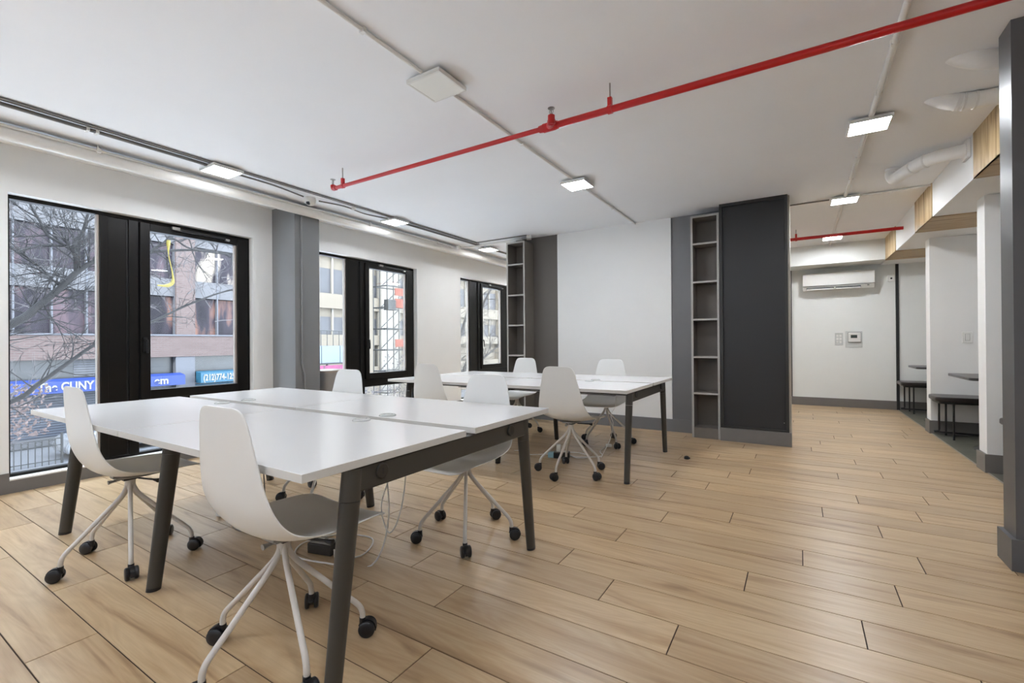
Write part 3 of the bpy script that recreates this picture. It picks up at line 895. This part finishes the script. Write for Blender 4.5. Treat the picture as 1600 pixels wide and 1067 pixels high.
# ------------------------------------------------------------------ shelf towers and the tall cabinet
def shelf_tower(x0, x1, label, shelves=(.506, .92, 1.348, 1.776, 2.213)):
    y0, y1 = 5.58, 5.84
    root = empty('shelf_tower', (x0, y0, 0), label=label, cat='shelf')
    W, D, H, t = x1 - x0, y1 - y0 - .004, 2.535, 0.022
    for a, b in ((0, t), (W - t, W)):
        s_ = box('side_panel', 'shelf_lam', a, b, .002, D, 0, H, root, .0008)
        box('edge_band', 'shelf_edge', a, b, 0, .002, 0.0, H, s_)
    box('back_panel', 'shelf_lam', t, W - t, D - .012, D, 0.0, H, root)
    tp = box('top_panel', 'shelf_lam', t, W - t, .002, D - .012, H - t, H, root)
    box('edge_band', 'shelf_edge', t, W - t, 0, .002, H - t, H, tp)
    for z in shelves:
        s_ = box('shelf', 'shelf_lam', t, W - t, .006, D - .012, z - .010, z + .010, root)
        box('edge_band', 'shelf_edge', t, W - t, .004, .006, z - .010, z + .010, s_)
    box('plinth', 'shelf_lam', t, W - t, .004, D - .012, 0, .115, root)
    return root
shelf_tower(-3.562, -3.262, 'tall narrow grey open shelf tower at the left end of the partition, beside the window')
shelf_tower(-1.048, -0.749, 'tall narrow grey open shelf tower right of the white partition, beside the dark cabinet')

cab = empty('tall_cabinet', (-0.742, 5.56, 0), label='tall charcoal cabinet reaching the ceiling at the right end of the partition', cat='cabinet')
W = 0.652
box('carcass', 'cab_side', 0.0, W + .018, .05, .42, 0.0, CEIL, cab)
mb = MB()
mb.box(0, .030, 0, .05, .145, CEIL); mb.box(W - .026, W, 0, .05, .145, CEIL); mb.box(.030, W - .026, 0, .05, CEIL - .035, CEIL); mb.box(.030, W - .026, 0, .05, .145, .165)
mb.build('door_frame', 'cab_frame', cab, .001)
dp = box('door_panel', 'cab_dark', .030, W - .026, .022, .049, .165, CEIL - .035, cab)
MB().lathe([(0.004, 0), (0.004, -.003)], c=(W - .045, .022, .24), seg=12, axis='Y').build('lock', 'steel', dp)
box('plinth', 'skirt', -.003, W + .022, -.012, .05, 0, .143, cab, .002)

# ------------------------------------------------------------------ hall end wall fittings
ac = empty('air_conditioner', (0.065, FAR, 1.93), label='white wall mounted split air conditioner on the far wall', cat='air conditioner')
aw, ah, ad = 0.955, 0.285, 0.20
mb = MB()
mb.prism([(0, 0.03), (-ad + .05, 0.0), (-ad + .012, .06), (-ad, .075), (-ad, ah - .02), (-ad + .02, ah), (0, ah)], 0, aw, 'X')
mb.build('casing', 'appliance', ac, .004)
# (prism above is laid out as (y, z) along x)
box('panel_gap', 'black_gap', .0, aw, -ad - .001, -ad + .01, .066, .071, ac)
box('air_slot', 'black_plastic', .05, .43, -ad + .004, -ad + .05, .012, .040, ac)
box('air_slot', 'black_plastic', .45, .78, -ad + .004, -ad + .05, .012, .040, ac)
box('louvre', 'appliance', .055, .425, -ad - .004, -ad + .002, .006, .022, ac, .001)
box('louvre', 'appliance', .455, .775, -ad - .004, -ad + .002, .006, .022, ac, .001)
box('indicator', 'screen', .86, .885, -ad - .0005, -ad + .01, .035, .047, ac)

th = empty('thermostat', (0.66, FAR, 1.02), label='white thermostat with small grey screen in a clear cover on the far wall', cat='thermostat')
box('wall_plate', 'clear_cover', -.01, .215, -.008, 0, -.04, .23, th, .003)
box('cover_rim', 'bracket', .022, .198, -.012, -.008, .042, .208, th, .001)
bd = box('body', 'appliance', .03, .19, -.035, -.008, .05, .20, th, .006)
box('screen', 'screen', .06, .145, -.037, -.034, .115, .165, bd)
sw = empty('light_switch', (0.51, FAR, 1.02), label='white four-button switch plate left of the thermostat', cat='switch')
pl_ = box('plate', 'clear_cover', 0, .11, -.007, 0, 0, .20, sw, .003)
for i in range(2):
    for j in range(3):
        box('button', 'appliance', .018 + i * .042, .048 + i * .042, -.011, -.007, .03 + j * .052, .068 + j * .052, pl_, .002)
sn = empty('motion_sensor', (1.20, FAR, 2.02), label='small white sensor with a dark dot high on the far wall beside the black strip', cat='sensor')
box('case', 'plate', 0, .085, -.018, 0, 0, .10, sn, .006)
MB().lathe([(0.014, -.018), (0.012, -.022)], c=(.045, 0, .05), seg=14, axis='Y').build('lens', 'black_plastic', sn, smooth=True)
s2 = empty('light_switch', (1.585, 7.19, 1.06), label='white rocker light switch on the alcove fin wall above the dark table', cat='switch')
pl_ = box('plate', 'plate', 0, .085, -.014, 0, 0, .125, s2, .003)
box('rocker_gap', 'bracket', .023, .063, -.0145, -.0135, .025, .101, pl_)
box('rocker', 'appliance', .026, .060, -.019, -.014, .028, .098, pl_, .002)

# ------------------------------------------------------------------ booths in the alcoves
def rounded(x0, x1, y0, y1, r, n=6):
    out = []
    for cx, cy, a0 in ((x1 - r, y0 + r, -90), (x1 - r, y1 - r, 0), (x0 + r, y1 - r, 90), (x0 + r, y0 + r, 180)):
        for k in range(n + 1):
            a = math.radians(a0 + 90 * k / n)
            out.append((cx + r * math.cos(a), cy + r * math.sin(a)))
    return out
def bench(y0, y1, x0, label):
    root = empty('booth_bench', (x0, y0, 0), label=label, cat='bench', group='dark booth benches in the alcoves')
    L, Dp = 1.35, y1 - y0
    MB().prism(rounded(0, L, 0, Dp, .07), .418, .468, 'Z').build('seat_cushion', 'bench', root, .014, seg=3)
    MB().prism(rounded(.03, L - .03, .02, Dp - .02, .05), .395, .419, 'Z').build('seat_base', 'black_metal', root)
    for X in (.15, L - .16):
        for Y in (.05, Dp - .06):
            MB().tube([(X, Y, .40), (X, Y, 0)], .0095, 8).build('leg', 'black_metal', root, smooth=True)
    MB().tube(smooth_path([(.09, Dp - .07, .40), (.09, Dp - .07, .10), (.095, Dp - .07, .055), (.13, Dp - .07, .036), (L - .13, Dp - .07, .036), (L - .095, Dp - .07, .06), (L - .09, Dp - .07, .40)], 4), .0095, 8).build('leg_loop', 'black_metal', root, smooth=True)
    return root
bench(6.74, 7.17, 1.275, 'dark leather booth bench in the middle alcove against the far fin')
bench(8.86, 9.28, 1.285, 'dark booth bench in the far alcove against the end wall')
bench(5.50, 5.93, 1.45, 'booth bench of the middle alcove mostly hidden behind the near fin')
bench(4.83, 5.26, 1.36, 'booth bench of the nearest alcove, only its corner showing beside the dark wall')
def cafe_table(y0, y1, x0, label):
    root = empty('alcove_table', ((x0 + x0 + 1.1) / 2, (y0 + y1) / 2, 0), label=label, cat='table', group='dark pedestal tables in the alcoves')
    hx, hy = .55, (y1 - y0) / 2
    MB().prism(rounded(-hx, hx, -hy, hy, .06), .715, .74, 'Z').build('table_top', 'table_dark', root, .003)
    MB().lathe([(0.30, 0), (0.30, .012), (0.27, .020), (0.06, .032), (.035, .05)], c=(-.12, .05, 0), seg=40).build('base_plate', 'black_metal', root, smooth=True)
    MB().tube([(-.12, .05, .03), (-.12, .05, .70)], .034, 20).build('pedestal', 'black_metal', root, smooth=True)
    MB().box(-.2, .2, -.16, .16, .698, .716).build('support_plate', 'black_metal', root)
cafe_table(5.86, 6.66, 1.345, 'charcoal pedestal table in the middle alcove below the light switch')
cafe_table(7.90, 8.50, 1.305, 'charcoal pedestal table in the far alcove in front of the end wall')

# ------------------------------------------------------------------ small things on the floor and by the windows
bn = empty('waste_bin', (-4.76, 3.505, 0), label='brushed steel cylindrical bin below the middle window beside the grey pier', cat='bin')
MB().lathe([(0.165, 0), (0.170, .01), (0.170, .765), (0.174, .772)], seg=40).build('body', 'bin', bn, smooth=True)
MB().lathe([(0.174, .772), (0.175, .790), (0.165, .797), (0.10, .803), (.01, .805)], seg=40).build('lid', 'alu', bn, smooth=True)

def power_block(loc, rz, label, plugged):
    root = empty('power_block', loc, rz, label=label, cat='power strip', group='power blocks on the floor')
    MB().box(-.075, .075, -.045, .045, 0, .055).build('case', 'frame_cap', root, .006)
    MB().box(-.066, .066, -.036, .036, .055, .060).build('socket_face', 'bracket', root, .002)
    for k in (-.03, .03):
        MB().box(k - .018, k + .018, -.022, .022, .060, .0625).build('socket', 'plate', root, .001)
    if plugged:
        MB().box(-.13, -.075, -.03, .03, .0, .05).build('adapter', 'blue_plastic', root, .004)
        MB().box(-.05, -.01, -.02, .02, .0625, .125).build('plug', 'plate', root, .005)
    return root
power_block((-2.145, 1.545, 0), .25, 'grey floor power block under the near desk behind the nearest chair', False)
power_block((-1.93, 3.98, 0), .35, 'floor power block with a pale blue adapter under the far desk', True)
def cable(pts, r, m, label):
    p0 = Vector(pts[0])
    o = MB().tube([p - p0 for p in smooth_path(pts, 6)], r, 8).build('cable', m, None, smooth=True)
    o.location = p0
    return tag(o, label, 'cable')
cable([(-2.06, 1.54, .03), (-1.98, 1.50, .02), (-1.93, 1.62, .006), (-2.05, 1.78, .005), (-2.25, 1.72, .005), (-2.33, 1.55, .005), (-2.22, 1.43, .005), (-2.02, 1.46, .005), (-1.80, 1.56, .006), (-1.72, 1.60, .25), (-1.74, 1.58, .60)], .0042, 'conduit', 'white cable looping around the power block under the near desk')
cable([(-2.24, 1.56, .02), (-2.5, 1.60, .005), (-2.8, 1.45, .005), (-3.05, 1.52, .005), (-3.12, 1.57, .005)], .004, 'cable_grey', 'grey cable trailing left along the floor under the near desk')
cable([(-1.66, 1.585, .60), (-1.70, 1.585, .45), (-1.74, 1.57, .30), (-1.66, 1.55, .20), (-1.60, 1.57, .33), (-1.57, 1.585, .60)], .0035, 'conduit', 'thin white cable hanging in a loop below the near desktop')
cable([(-2.72, 1.57, .60), (-2.74, 1.56, .35), (-2.70, 1.54, .20), (-2.78, 1.56, .10), (-2.95, 1.6, .006), (-2.7, 1.75, .006), (-2.45, 1.9, .006)], .0035, 'cable_grey', 'thin grey cable hanging from the middle of the near desk to the floor')
cable([(-1.85, 3.99, .03), (-1.78, 4.02, .006), (-1.70, 4.12, .005), (-1.86, 4.22, .005), (-1.98, 4.15, .005), (-1.82, 4.05, .005), (-1.62, 4.20, .005), (-1.70, 4.38, .005), (-1.72, 4.58, .006)], .0045, 'conduit', 'white cable snaking over the floor under the far desk')
cable([(-2.02, 3.97, .03), (-2.12, 4.0, .005), (-2.24, 3.92, .005), (-2.36, 4.02, .005), (-2.47, 3.98, .005)], .0045, 'conduit', 'white cable running left from the blue adapter under the far desk')
cable([(-1.44, 4.13, .60), (-1.45, 4.12, .50), (-1.49, 4.12, .42), (-1.47, 4.12, .34), (-1.50, 4.13, .2), (-1.60, 4.15, .006)], .003, 'conduit', 'thin cable dangling from the right half of the far desk')
pg = empty('loose_plug', (-1.70, 4.63, 0), .4, label='white plug lying on the floor beside the far desk chair base', cat='plug')
MB().box(-.03, .03, -.018, .018, 0, .03).build('body', 'plate', pg, .006)
MB().tube([(.03, 0, .015), (.055, 0, .018)], .004, 8).build('prong', 'steel', pg)
ap = empty('floor_adapter', (-3.17, 1.52, 0), .2, label='white cable adapter on the floor beside the left chair castor', cat='adapter')
MB().box(-.02, .02, -.02, .02, 0, .06).build('body', 'plate', ap, .006)
cp = empty('castor_cap', (-0.90, 4.52, 0), label='small black round cap lying on the open floor near the partition', cat='cap')
MB().lathe([(0.022, 0), (0.024, .012), (0.018, .026), (.006, .03)], seg=18).build('cap', 'black_plastic', cp, smooth=True)
MB().box(-.006, .03, -.005, .005, .004, .018).build('tab', 'black_plastic', cp, .001)

# ------------------------------------------------------------------ outside: avenue, facades, trees
GZ = -3.45
st = MB().box(-60, -21.5, -30, 120, GZ - .3, GZ).build('street_ground', 'asphalt'); tag(st, kind='structure')
tag(MB().box(-21.5, WX - .25, -30, 120, GZ - .3, GZ + .01).build('near_bounce_ground', 'bounce_ground'), kind='structure')  # unseen near ground, made pale as a daylight reflector
tag(MB().box(-28.0, -22.6, -30, 120, GZ, GZ + .14).build('sidewalk_far', 'concrete'), kind='structure')

FX = -28.0
br = empty('brick_building', (FX, 3.7, GZ), label='pinkish brick office building with ribbon windows across the avenue', cat='building')
def fb(name, m, y0, y1, z0, z1, x0, x1, par=br, bev=0.0):
    base = par
    ox, oy, oz = FX, 3.7, GZ
    return box(name, m, x0 - ox, x1 - ox, y0 - oy, y1 - oy, z0 - oz, z1 - oz, par, bev)
YA, YB = -45.0, 17.6  # unseen left end lengthened to shut low sky out of the room
fb('brick_wall', 'brick', YA, YB, .50, 1.66, FX - .2, FX)
fb('brick_wall', 'brick', YA, YB, 10.2, 11.2, FX - .2, FX)
fb('core_wall', 'store_dark', YA, YB, GZ, 16.0, FX - 8, FX - .9)
PIERS = (-4.6, 3.25, 11.28, -12.4, -20.3)
for y in PIERS + (17.0,):
    fb('brick_pier', 'brick', y, y + .91, 1.66, 16, FX - .5, FX + .02)
    fb('stone_column', 'mullion_out', y, y + .91, GZ + .14, .50, FX - .5, FX - .05)
for z0, z1 in ((3.70, 4.62), (6.50, 7.3), (9.4, 10.2)):
    fb('spandrel', 'spandrel', YA, YB, z0, z1, FX - .35, FX - .15)
cnt = 0
for a, b in ((3.25 + .91, 11.28), (11.28 + .91, 17.0), (-4.6 + .91, 3.25)):
    n = 6 if b - a > 6 else 4
    st_ = (b - a) / n
    for (z0, z1, mm) in ((1.66, 3.70, 'office_warm'), (4.62, 6.50, 'office_white'), (7.3, 9.4, 'office_dim')):
        if a < 5: mm = 'office_dim' if z0 < 7 else mm
        for k in range(n):
            cnt += 1
            wd = fb('office_window', ('office_warm' if (a > 10 or k >= n - 1) and z0 < 4 else mm), a + k * st_ + .04, a + (k + 1) * st_ - .04, z0 + .03, z1 - .03, FX - .40, FX - .34)
    for k in range(n + 1):
        fb('window_mullion', 'mullion_out', a + k * st_ - .028, a + k * st_ + .028, 1.66, 9.4, FX - .36, FX - .12)
fb('window_ledge', 'mullion_out', YA, YB, 1.60, 1.68, FX - .3, FX + .05)
# shop level
for a, b in ((4.2, 11.25), (12.2, 16.9), (-3.6, 3.2)):
    fb('transom_glass', 'store_dark', a, b, -.42, .50, FX - .5, FX - .4)
    fb('roller_shutter', 'shutter', a, b, GZ + .5, -.95, FX - .45, FX - .38)
    fb('stall_riser', 'concrete', a, b, GZ + .14, GZ + .5, FX - .5, FX - .36)
for y0 in (7.3, 15.2):
    v_ = MB()
    for k in range(7):
        v_.box(-.42, -.36, y0 - 3.7, y0 + 1.6 - 3.7, -.30 + k * .11 - GZ, -.24 + k * .11 - GZ)
    v_.build('vent_grille', 'mullion_out', br)

def text_mesh(s, size, m, name, parent, loc, width=None, extrude=.01, bold=.012):
    cu = bpy.data.curves.new('lettering', 'FONT')
    cu.body = s; cu.size = size; cu.extrude = extrude; cu.offset = bold
    to = bpy.data.objects.new('tmp', cu); COL.objects.link(to)
    dg = bpy.context.evaluated_depsgraph_get()
    me = bpy.data.meshes.new_from_object(to.evaluated_get(dg))
    bpy.data.objects.remove(to)
    xs = [v.co.x for v in me.vertices]
    k = width / (max(xs) - min(xs)) if width else 1
    x0 = min(xs)
    for v in me.vertices:
        x, y, z = v.co
        v.co = (z, (x - x0) * k, y)
    me.materials.clear(); me.materials.append(M[m])
    o = bpy.data.objects.new(name, me); COL.objects.link(o)
    o.parent = parent; o.location = loc
    return o
aw1 = empty('shop_awning', (FX + .02, 4.4, -.95), label='long royal blue shop awning with white lettering on the brick building', cat='awning')
MB().prism([(0, .60), (.55, .50), (.57, .0), (0, .0)], 0, 7.05, 'Y').build('canvas', 'awning_blue', aw1)
text_mesh('The CUNY C', .52, 'letter', 'lettering', aw1, (.575, 1.50, .10), 2.22, bold=.014)
text_mesh('em', .52, 'letter', 'lettering', aw1, (.575, 5.68, .10), .60, bold=.014)
aw2 = empty('shop_awning', (FX + .02, 12.2, -.95), label='cyan shop awning with a phone number right of the blue one', cat='awning')
MB().prism([(0, .62), (.55, .56), (.57, .0), (0, .0)], 0, 4.6, 'Y').build('canvas', 'awning_cyan', aw2)
text_mesh('(212)774-1252', .48, 'letter', 'lettering', aw2, (.575, .12, .12), 1.78)
pw = empty('shop_poster', (FX - .3, 12.3, -1.9), label='blue and white poster in the shop window below the cyan awning', cat='poster')
box('sheet', 'awning_cyan', 0, .02, 0, 3.4, 0, .85, pw)

# stone building further up
SX = -27.0
sb = empty('stone_building', (SX, 18.2, GZ), label='sunlit cream stone building with tall windows, seen through the middle window', cat='building')
def sbx(name, m, y0, y1, z0, z1, x0, x1, par=sb):
    return box(name, m, x0 - SX, x1 - SX, y0 - 18.2, y1 - 18.2, z0 - GZ, z1 - GZ, par)
sbx('rear_wall', 'stone', 18.2, 60, GZ, 17, SX - 8, SX - .5)
sbx('stone_pier', 'stone', 18.2, 19.20, GZ, 17, SX - .5, SX)
for y0, y1 in ((21.5, 23.8), (24.30, 26.2), (28.2, 30)) + tuple((32.6 + 4 * q, 34 + 4 * q) for q in range(7)):
    sbx('stone_pier', 'stone_pale' if y0 == 24.3 else 'stone', y0, y1, GZ, 17, SX - .5, SX + (.25 if y0 == 24.3 else 0))
for (y0, y1) in ((19.2, 21.5), (23.8, 24.30), (26.2, 28.2)) + tuple((30 + 4 * q, 32.6 + 4 * q) for q in range(7)):
    for (z0, z1) in ((GZ, -.6), (1.0, 1.75), (3.55, 4.55), (7.1, 8.0), (10.4, 17)):
        sbx('stone_band', 'stone', y0, y1, z0, z1, SX - .5, SX - .02)
    for (z0, z1) in ((1.75, 3.55), (4.55, 7.1), (8.0, 10.4)):
        sbx('window_pane', 'spandrel', y0, y1, z0, z0 + (z1 - z0) * .68, SX - .4, SX - .34)
        sbx('blind', 'stone', y0, y1, z0 + (z1 - z0) * .68, z1, SX - .4, SX - .33)
        if y1 - y0 > 1: sbx('mullion', 'stone_pale', (y0 + y1) / 2 - .06, (y0 + y1) / 2 + .06, z0, z1, SX - .34, SX - .2)

# builder's hoist with orange netting
ho = empty('scaffold_tower', (-24.0, 21.1, GZ + .14), label='scaffold tower with orange netting in front of the stone building', cat='scaffold')
mb = MB()
for x in (0, 1.3):
    for y in (0, .55, 2.3):
        mb.tube([(x, y, 0), (x, y, 13)], .035, 6)
for k in range(9):
    z = 1.2 + k * 1.4
    for x in (0, 1.3):
        mb.tube([(x, 0, z), (x, 2.3, z)], .04, 6)
        mb.tube([(x, .55, z), (x, 2.3, z + 1.4)], .035, 6)
    mb.tube([(0, 0, z), (1.3, 0, z)], .04, 6)
mb.build('tubes', 'scaffold', ho)
for z, h in ((4.2, .5), (6.8, .6), (7.6, .5), (9.4, .7), (11.0, .6)):
    box('netting', 'orange', 1.32, 1.36, .65, 2.3, z, z + h, ho)
box('winch_box', 'scaffold', 1.1, 1.5, -.1, .6, 6.6, 7.3, ho, .03)

rbk = empty('rear_sky_block', (0, -15, GZ), label='plain grey block added unseen behind the viewer to block the low sky', cat='building')
box('wall', 'spandrel', -12, 30, -6, 0, 0, 18, rbk)  # unseen block, added to cut off low sky behind the camera
tag(MB().box(WX - .25, 30, -30, BACK - .2, GZ - .3, GZ + .01).build('rear_bounce_ground', 'bounce_ground'), kind='structure')  # unseen ground added as a pale reflector below the rear openings

# sidewalk shed, parked car, railing
sd = empty('sidewalk_shed', (-18.6, 11.6, GZ), label='pale blue sidewalk shed with a dark railing on top, seen past the grey pier', cat='scaffold')
for k in range(3):
    MB().box(1.0, 1.05, k * .95 + .01, k * .95 + .94, 3.72, 4.48).build('parapet_panel', 'van_paint', sd, .008)
MB().box(-1.2, 1.0, 0, 2.85, 3.66, 3.74).build('deck', 'scaffold', sd)
for y in (.1, 1.3, 2.5):
    MB().tube([(.95, y, 0), (.95, y, 3.68)], .05, 8).build('post', 'scaffold', sd)
mb = MB()
for k in range(10): mb.tube([(1.0, k * .31 + .03, 4.48), (1.0, k * .31 + .03, 5.15)], .016, 6)
mb.tube([(1.0, 0, 5.15), (1.0, 2.85, 5.15)], .02, 6)
mb.build('railing', 'scaffold', sd)
vb = empty('street_banner', (-17.5, 11.4, GZ), label='magenta hoarding standing in front of the sidewalk shed', cat='hoarding')
box('board', 'pink', 0, .06, 0, 2.4, 2.3, 3.62, vb)
for y in (.1, 1.2, 2.3):
    MB().tube([(.03, y, 0), (.03, y, 3.6)], .04, 8).build('post', 'scaffold', vb)

car = empty('parked_car', (-25.6, 5.95, GZ + .02), label='white car parked in front of the shuttered shops', cat='car')
body = MB().prism([(0, .35), (4.4, .35), (4.45, .8), (4.2, .98), (3.5, 1.02), (2.9, 1.45), (1.4, 1.47), (.75, 1.02), (.1, .92), (-.05, .6)], 0, 1.75, 'X').build('body', 'car_paint', car, .06)
MB().prism([(.95, 1.02), (1.5, 1.42), (2.8, 1.41), (3.3, 1.02)], -.005, 1.755, 'X').build('side_windows', 'store_dark', car, .0)
for y in (.85, 3.55):
    for x in (.08, 1.67):
        MB().lathe([(.30, -.10), (.32, -.07), (.32, .07), (.30, .10)], c=(x, y, .32), seg=20, axis='X').build('wheel', 'black_plastic', car, smooth=True)
rl = empty('tree_guard_fence', (-23.7, 3.6, GZ + .14), label='low dark metal railing around a sidewalk planting bed', cat='fence')
mb = MB()
for k in range(13): mb.tube([(0, k * .18, 0), (0, k * .18, .95)], .015, 6)
for z in (.15, .7, .95): mb.tube([(0, 0, z), (0, 2.16, z)], .018, 6)
for k in range(6):
    a = [(0, k * .36 + .09 + .09 * math.cos(t * PI / 4), .825 + .09 * math.sin(t * PI / 4)) for t in range(9)]
    mb.tube(a, .012, 5)
mb.tube([(0, 2.16, 0), (0, 2.16, 1.15)], .04, 8)
mb.build('bars', 'scaffold', rl)

# trees
def branch(mb, p, d, length, r, depth, rnd, bend=.35, seg=6, up=.05):
    pts = [Vector(p)]; d = Vector(d).normalized(); n = max(3, int(4 + depth))
    for i in range(n):
        d = (d + Vector((rnd.uniform(-1, 1), rnd.uniform(-1, 1), rnd.uniform(-1, 1) + up)) * bend * .5).normalized()
        pts.append(pts[-1] + d * length / n)
    rs = [r * (1 - .75 * i / n) for i in range(n + 1)]
    mb.tube(pts, rs, seg if r > .02 else 4, cap=False)
    if depth <= 0: return
    for k in range(rnd.randint(3, 5)):
        i = rnd.randint(1, n)
        nd = (pts[min(i, n)] - pts[i - 1]).normalized() + Vector((rnd.uniform(-1, 1), rnd.uniform(-1, 1), rnd.uniform(-.8, 1))) * .8
        branch(mb, pts[i], nd, length * rnd.uniform(.45, .75), max(rs[i] * .65, .0035), depth - 1, rnd, bend, seg, up)

def limb(mb, pts, r0, r1, rnd, twigs, tl=.7, seg=10, depth=2, tr=.011):
    path = smooth_path(pts, 5)
    n = len(path)
    mb.tube(path, [r0 + (r1 - r0) * i / (n - 1) for i in range(n)], seg, cap=False)
    for k in range(twigs):
        i = rnd.randint(1, n - 2)
        t = (path[i + 1] - path[i]).normalized()
        d = t * .5 + Vector((rnd.uniform(-.8, .8), rnd.uniform(-1, 1), rnd.uniform(-.9, 1.1)))
        branch(mb, path[i], d, tl * rnd.uniform(.5, 1.3), tr, depth, rnd)

rnd = random.Random(11)
tr1 = empty('street_tree', (-9.2, -.6, GZ), label='bare grey street tree with thick slanting boughs close outside the nearest window', cat='tree')
def rel(pts, o=(-9.2, -.6, GZ)):
    return [(a - o[0], b - o[1], c - o[2]) for a, b, c in pts]
mb = MB()
mb.tube(rel([(-9.2, -.6, GZ), (-9.2, -.55, -2), (-9.15, -.5, -.8), (-9.1, -.3, -.1)]), [.22, .18, .14, .11], 14, cap=False)
limb(mb, rel([(-9.1, -.35, -.2), (-9.05, .9, .85), (-9.0, 1.72, 1.42), (-9.0, 1.95, 1.66), (-9.0, 2.18, 1.94), (-9.0, 2.36, 2.19), (-9.0, 2.62, 2.41), (-9.1, 3.2, 2.62), (-9.3, 4.2, 2.85), (-9.5, 5.4, 2.9)]), .063, .014, rnd, 64, .8)
limb(mb, rel([(-9.1, -.35, -.4), (-9.1, .8, 0.0), (-9.0, 1.69, .36), (-9.0, 1.95, .575), (-9.0, 2.28, .875), (-9.0, 2.62, 1.16), (-9.0, 3.28, 1.49), (-9.1, 3.87, 1.82), (-9.2, 4.63, 2.15), (-9.4, 5.6, 2.3)]), .040, .010, rnd, 26, .6)
limb(mb, rel([(-9.0, 2.36, 2.19), (-9.0, 2.345, 2.42), (-9.0, 2.32, 2.56), (-9.0, 2.42, 2.77), (-8.95, 2.47, 3.05), (-8.9, 2.6, 3.6)]), .036, .012, rnd, 16, .7)
limb(mb, rel([(-9.0, 2.34, 2.48), (-9.0, 2.19, 2.58), (-9.0, 2.05, 2.67), (-9.0, 1.97, 2.86), (-9.0, 1.88, 3.06), (-9.0, 1.8, 3.4)]), .022, .010, rnd, 14, .7)
limb(mb, rel([(-9.0, 2.2, 1.92), (-9.1, 2.05, 2.15), (-9.2, 1.95, 2.3), (-9.3, 1.7, 2.5)]), .012, .006, rnd, 10, .5)
limb(mb, rel([(-9.1, 3.28, 2.64), (-9.1, 3.45, 2.80), (-9.1, 3.63, 2.93), (-9.1, 3.92, 2.80), (-9.1, 4.6, 2.81), (-9.1, 5.3, 2.9)]), .022, .008, rnd, 16, .6, depth=1)
mb.build('trunk_and_boughs', 'bark', tr1, smooth=True)
mb = MB()
for k in range(60):
    y = rnd.uniform(1.3, 4.9); z = rnd.uniform(1.5, 3.4)
    a = rnd.uniform(0, PI)
    branch(mb, rel([(-9.6 + rnd.uniform(-.5, .5), y, z)])[0], (rnd.uniform(-.3, .3), math.cos(a), math.sin(a) * .8), rnd.uniform(.5, 1.1), .008, 2, rnd, .5)
mb.build('pale_twigs', 'bark_pale', tr1)
rb = MB(); rb.tube(smooth_path(rel([(-8.95, 3.50, 2.86), (-8.95, 3.50, 2.62), (-8.95, 3.55, 2.35), (-8.95, 3.56, 2.17), (-8.95, 3.48, 2.10), (-8.95, 3.34, 2.09)]), 4), [.03, .03, .02, .012, .008, .008, .008, .008, .01, .012, .016, .022, .028, .03, .03, .03, .03, .022, .018, .014, .012], 8)
rb.build('yellow_ribbon', 'yellow', tr1, smooth=True)

def leafy(name, base, h, spread, nl, m_leaf, label, seed, twigd=2, bark='bark_pale'):
    rn = random.Random(seed)
    root = empty(name, base, label=label, cat='tree')
    mb = MB()
    mb.tube([(0, 0, 0), (0, .02, h * .5), (0, 0, h * .7)], [.06, .045, .03], 8, cap=False)
    tips = []
    for k in range(10):
        a = rn.uniform(0, 2 * PI)
        branch(mb, (0, 0, h * rn.uniform(.35, .7)), (math.cos(a), math.sin(a), rn.uniform(.3, 1.2)), spread, .022, twigd, rn)
    mb.build('trunk_and_twigs', bark, root, smooth=True)
    if nl:
        lf = MB()
        for k in range(nl):
            a = rn.uniform(0, 2 * PI); rr = spread * rn.random() ** .5; z = h * .62 + spread * rn.uniform(-.75, .75)
            c = Vector((rr * math.cos(a), rr * math.sin(a), z))
            s_ = rn.uniform(.03, .07)
            n1 = Vector((rn.uniform(-1, 1), rn.uniform(-1, 1), rn.uniform(-1, 1))).normalized(); n2 = n1.orthogonal().normalized()
            n3 = n1.cross(n2) * .3
            lf._add([c - n1 * s_, c + n2 * s_ * .6 + n3 * s_, c + n1 * s_, c - n2 * s_ * .6 + n3 * s_], [(0, 1, 2, 3)])
        tag(lf.build('dry_leaves', m_leaf, root), kind='stuff')
    return root
leafy('small_leafy_tree', (-17.0, 3.05, GZ), 4.7, .85, 650, 'dry_leaf', 'small tree with dry pinkish leaves low outside the nearest window', 5)
leafy('bare_tree', (-13.4, 11.0, GZ), 3.6, 1.0, 300, 'bark_pale', 'pale twiggy tree in front of the stone building', 8, 3)
leafy('bare_tree', (-14.6, 15.4, GZ), 4.6, 1.6, 600, 'bark_pale', 'twiggy street tree low behind the sash of the middle window', 9, 3)
rnd = random.Random(21)
tr3 = empty('street_tree', (-10.2, 12.6, GZ), label='dark bare tree with curving boughs outside the farthest window', cat='tree')
mb = MB()
mb.tube([(0, 0, 0), (0, .05, 2.2), (0, .2, 3.2)], [.16, .13, .11], 10, cap=False)
for pts in ([(0, .2, 3.1), (0, -.1, 3.9), (0, .3, 4.8), (0, .9, 6.1), (0, 1.2, 7.0)], [(0, .2, 3.2), (0, .9, 4.2), (0, 1.6, 5.8), (0, 2.3, 6.7), (0, 2.9, 7.0)],
            [(0, .2, 3.0), (.1, 1.2, 3.8), (0, 2.2, 4.2), (0, 3.2, 4.6)], [(0, .2, 3.2), (.2, -.6, 4.6), (0, -.5, 6.0), (.1, -1.0, 7.2)]):
    limb(mb, pts, .075, .02, rnd, 16, 1.1, depth=2, tr=.018)
mb.build('trunk_and_boughs', 'bark_dark', tr3, smooth=True)
pk = empty('pale_apartment_block', (-34, 62, GZ), label='pale pinkish block far up the avenue behind the dark tree', cat='building')
box('wall', 'stone_pale', -6, 0, 0, 40, 0, 22, pk)
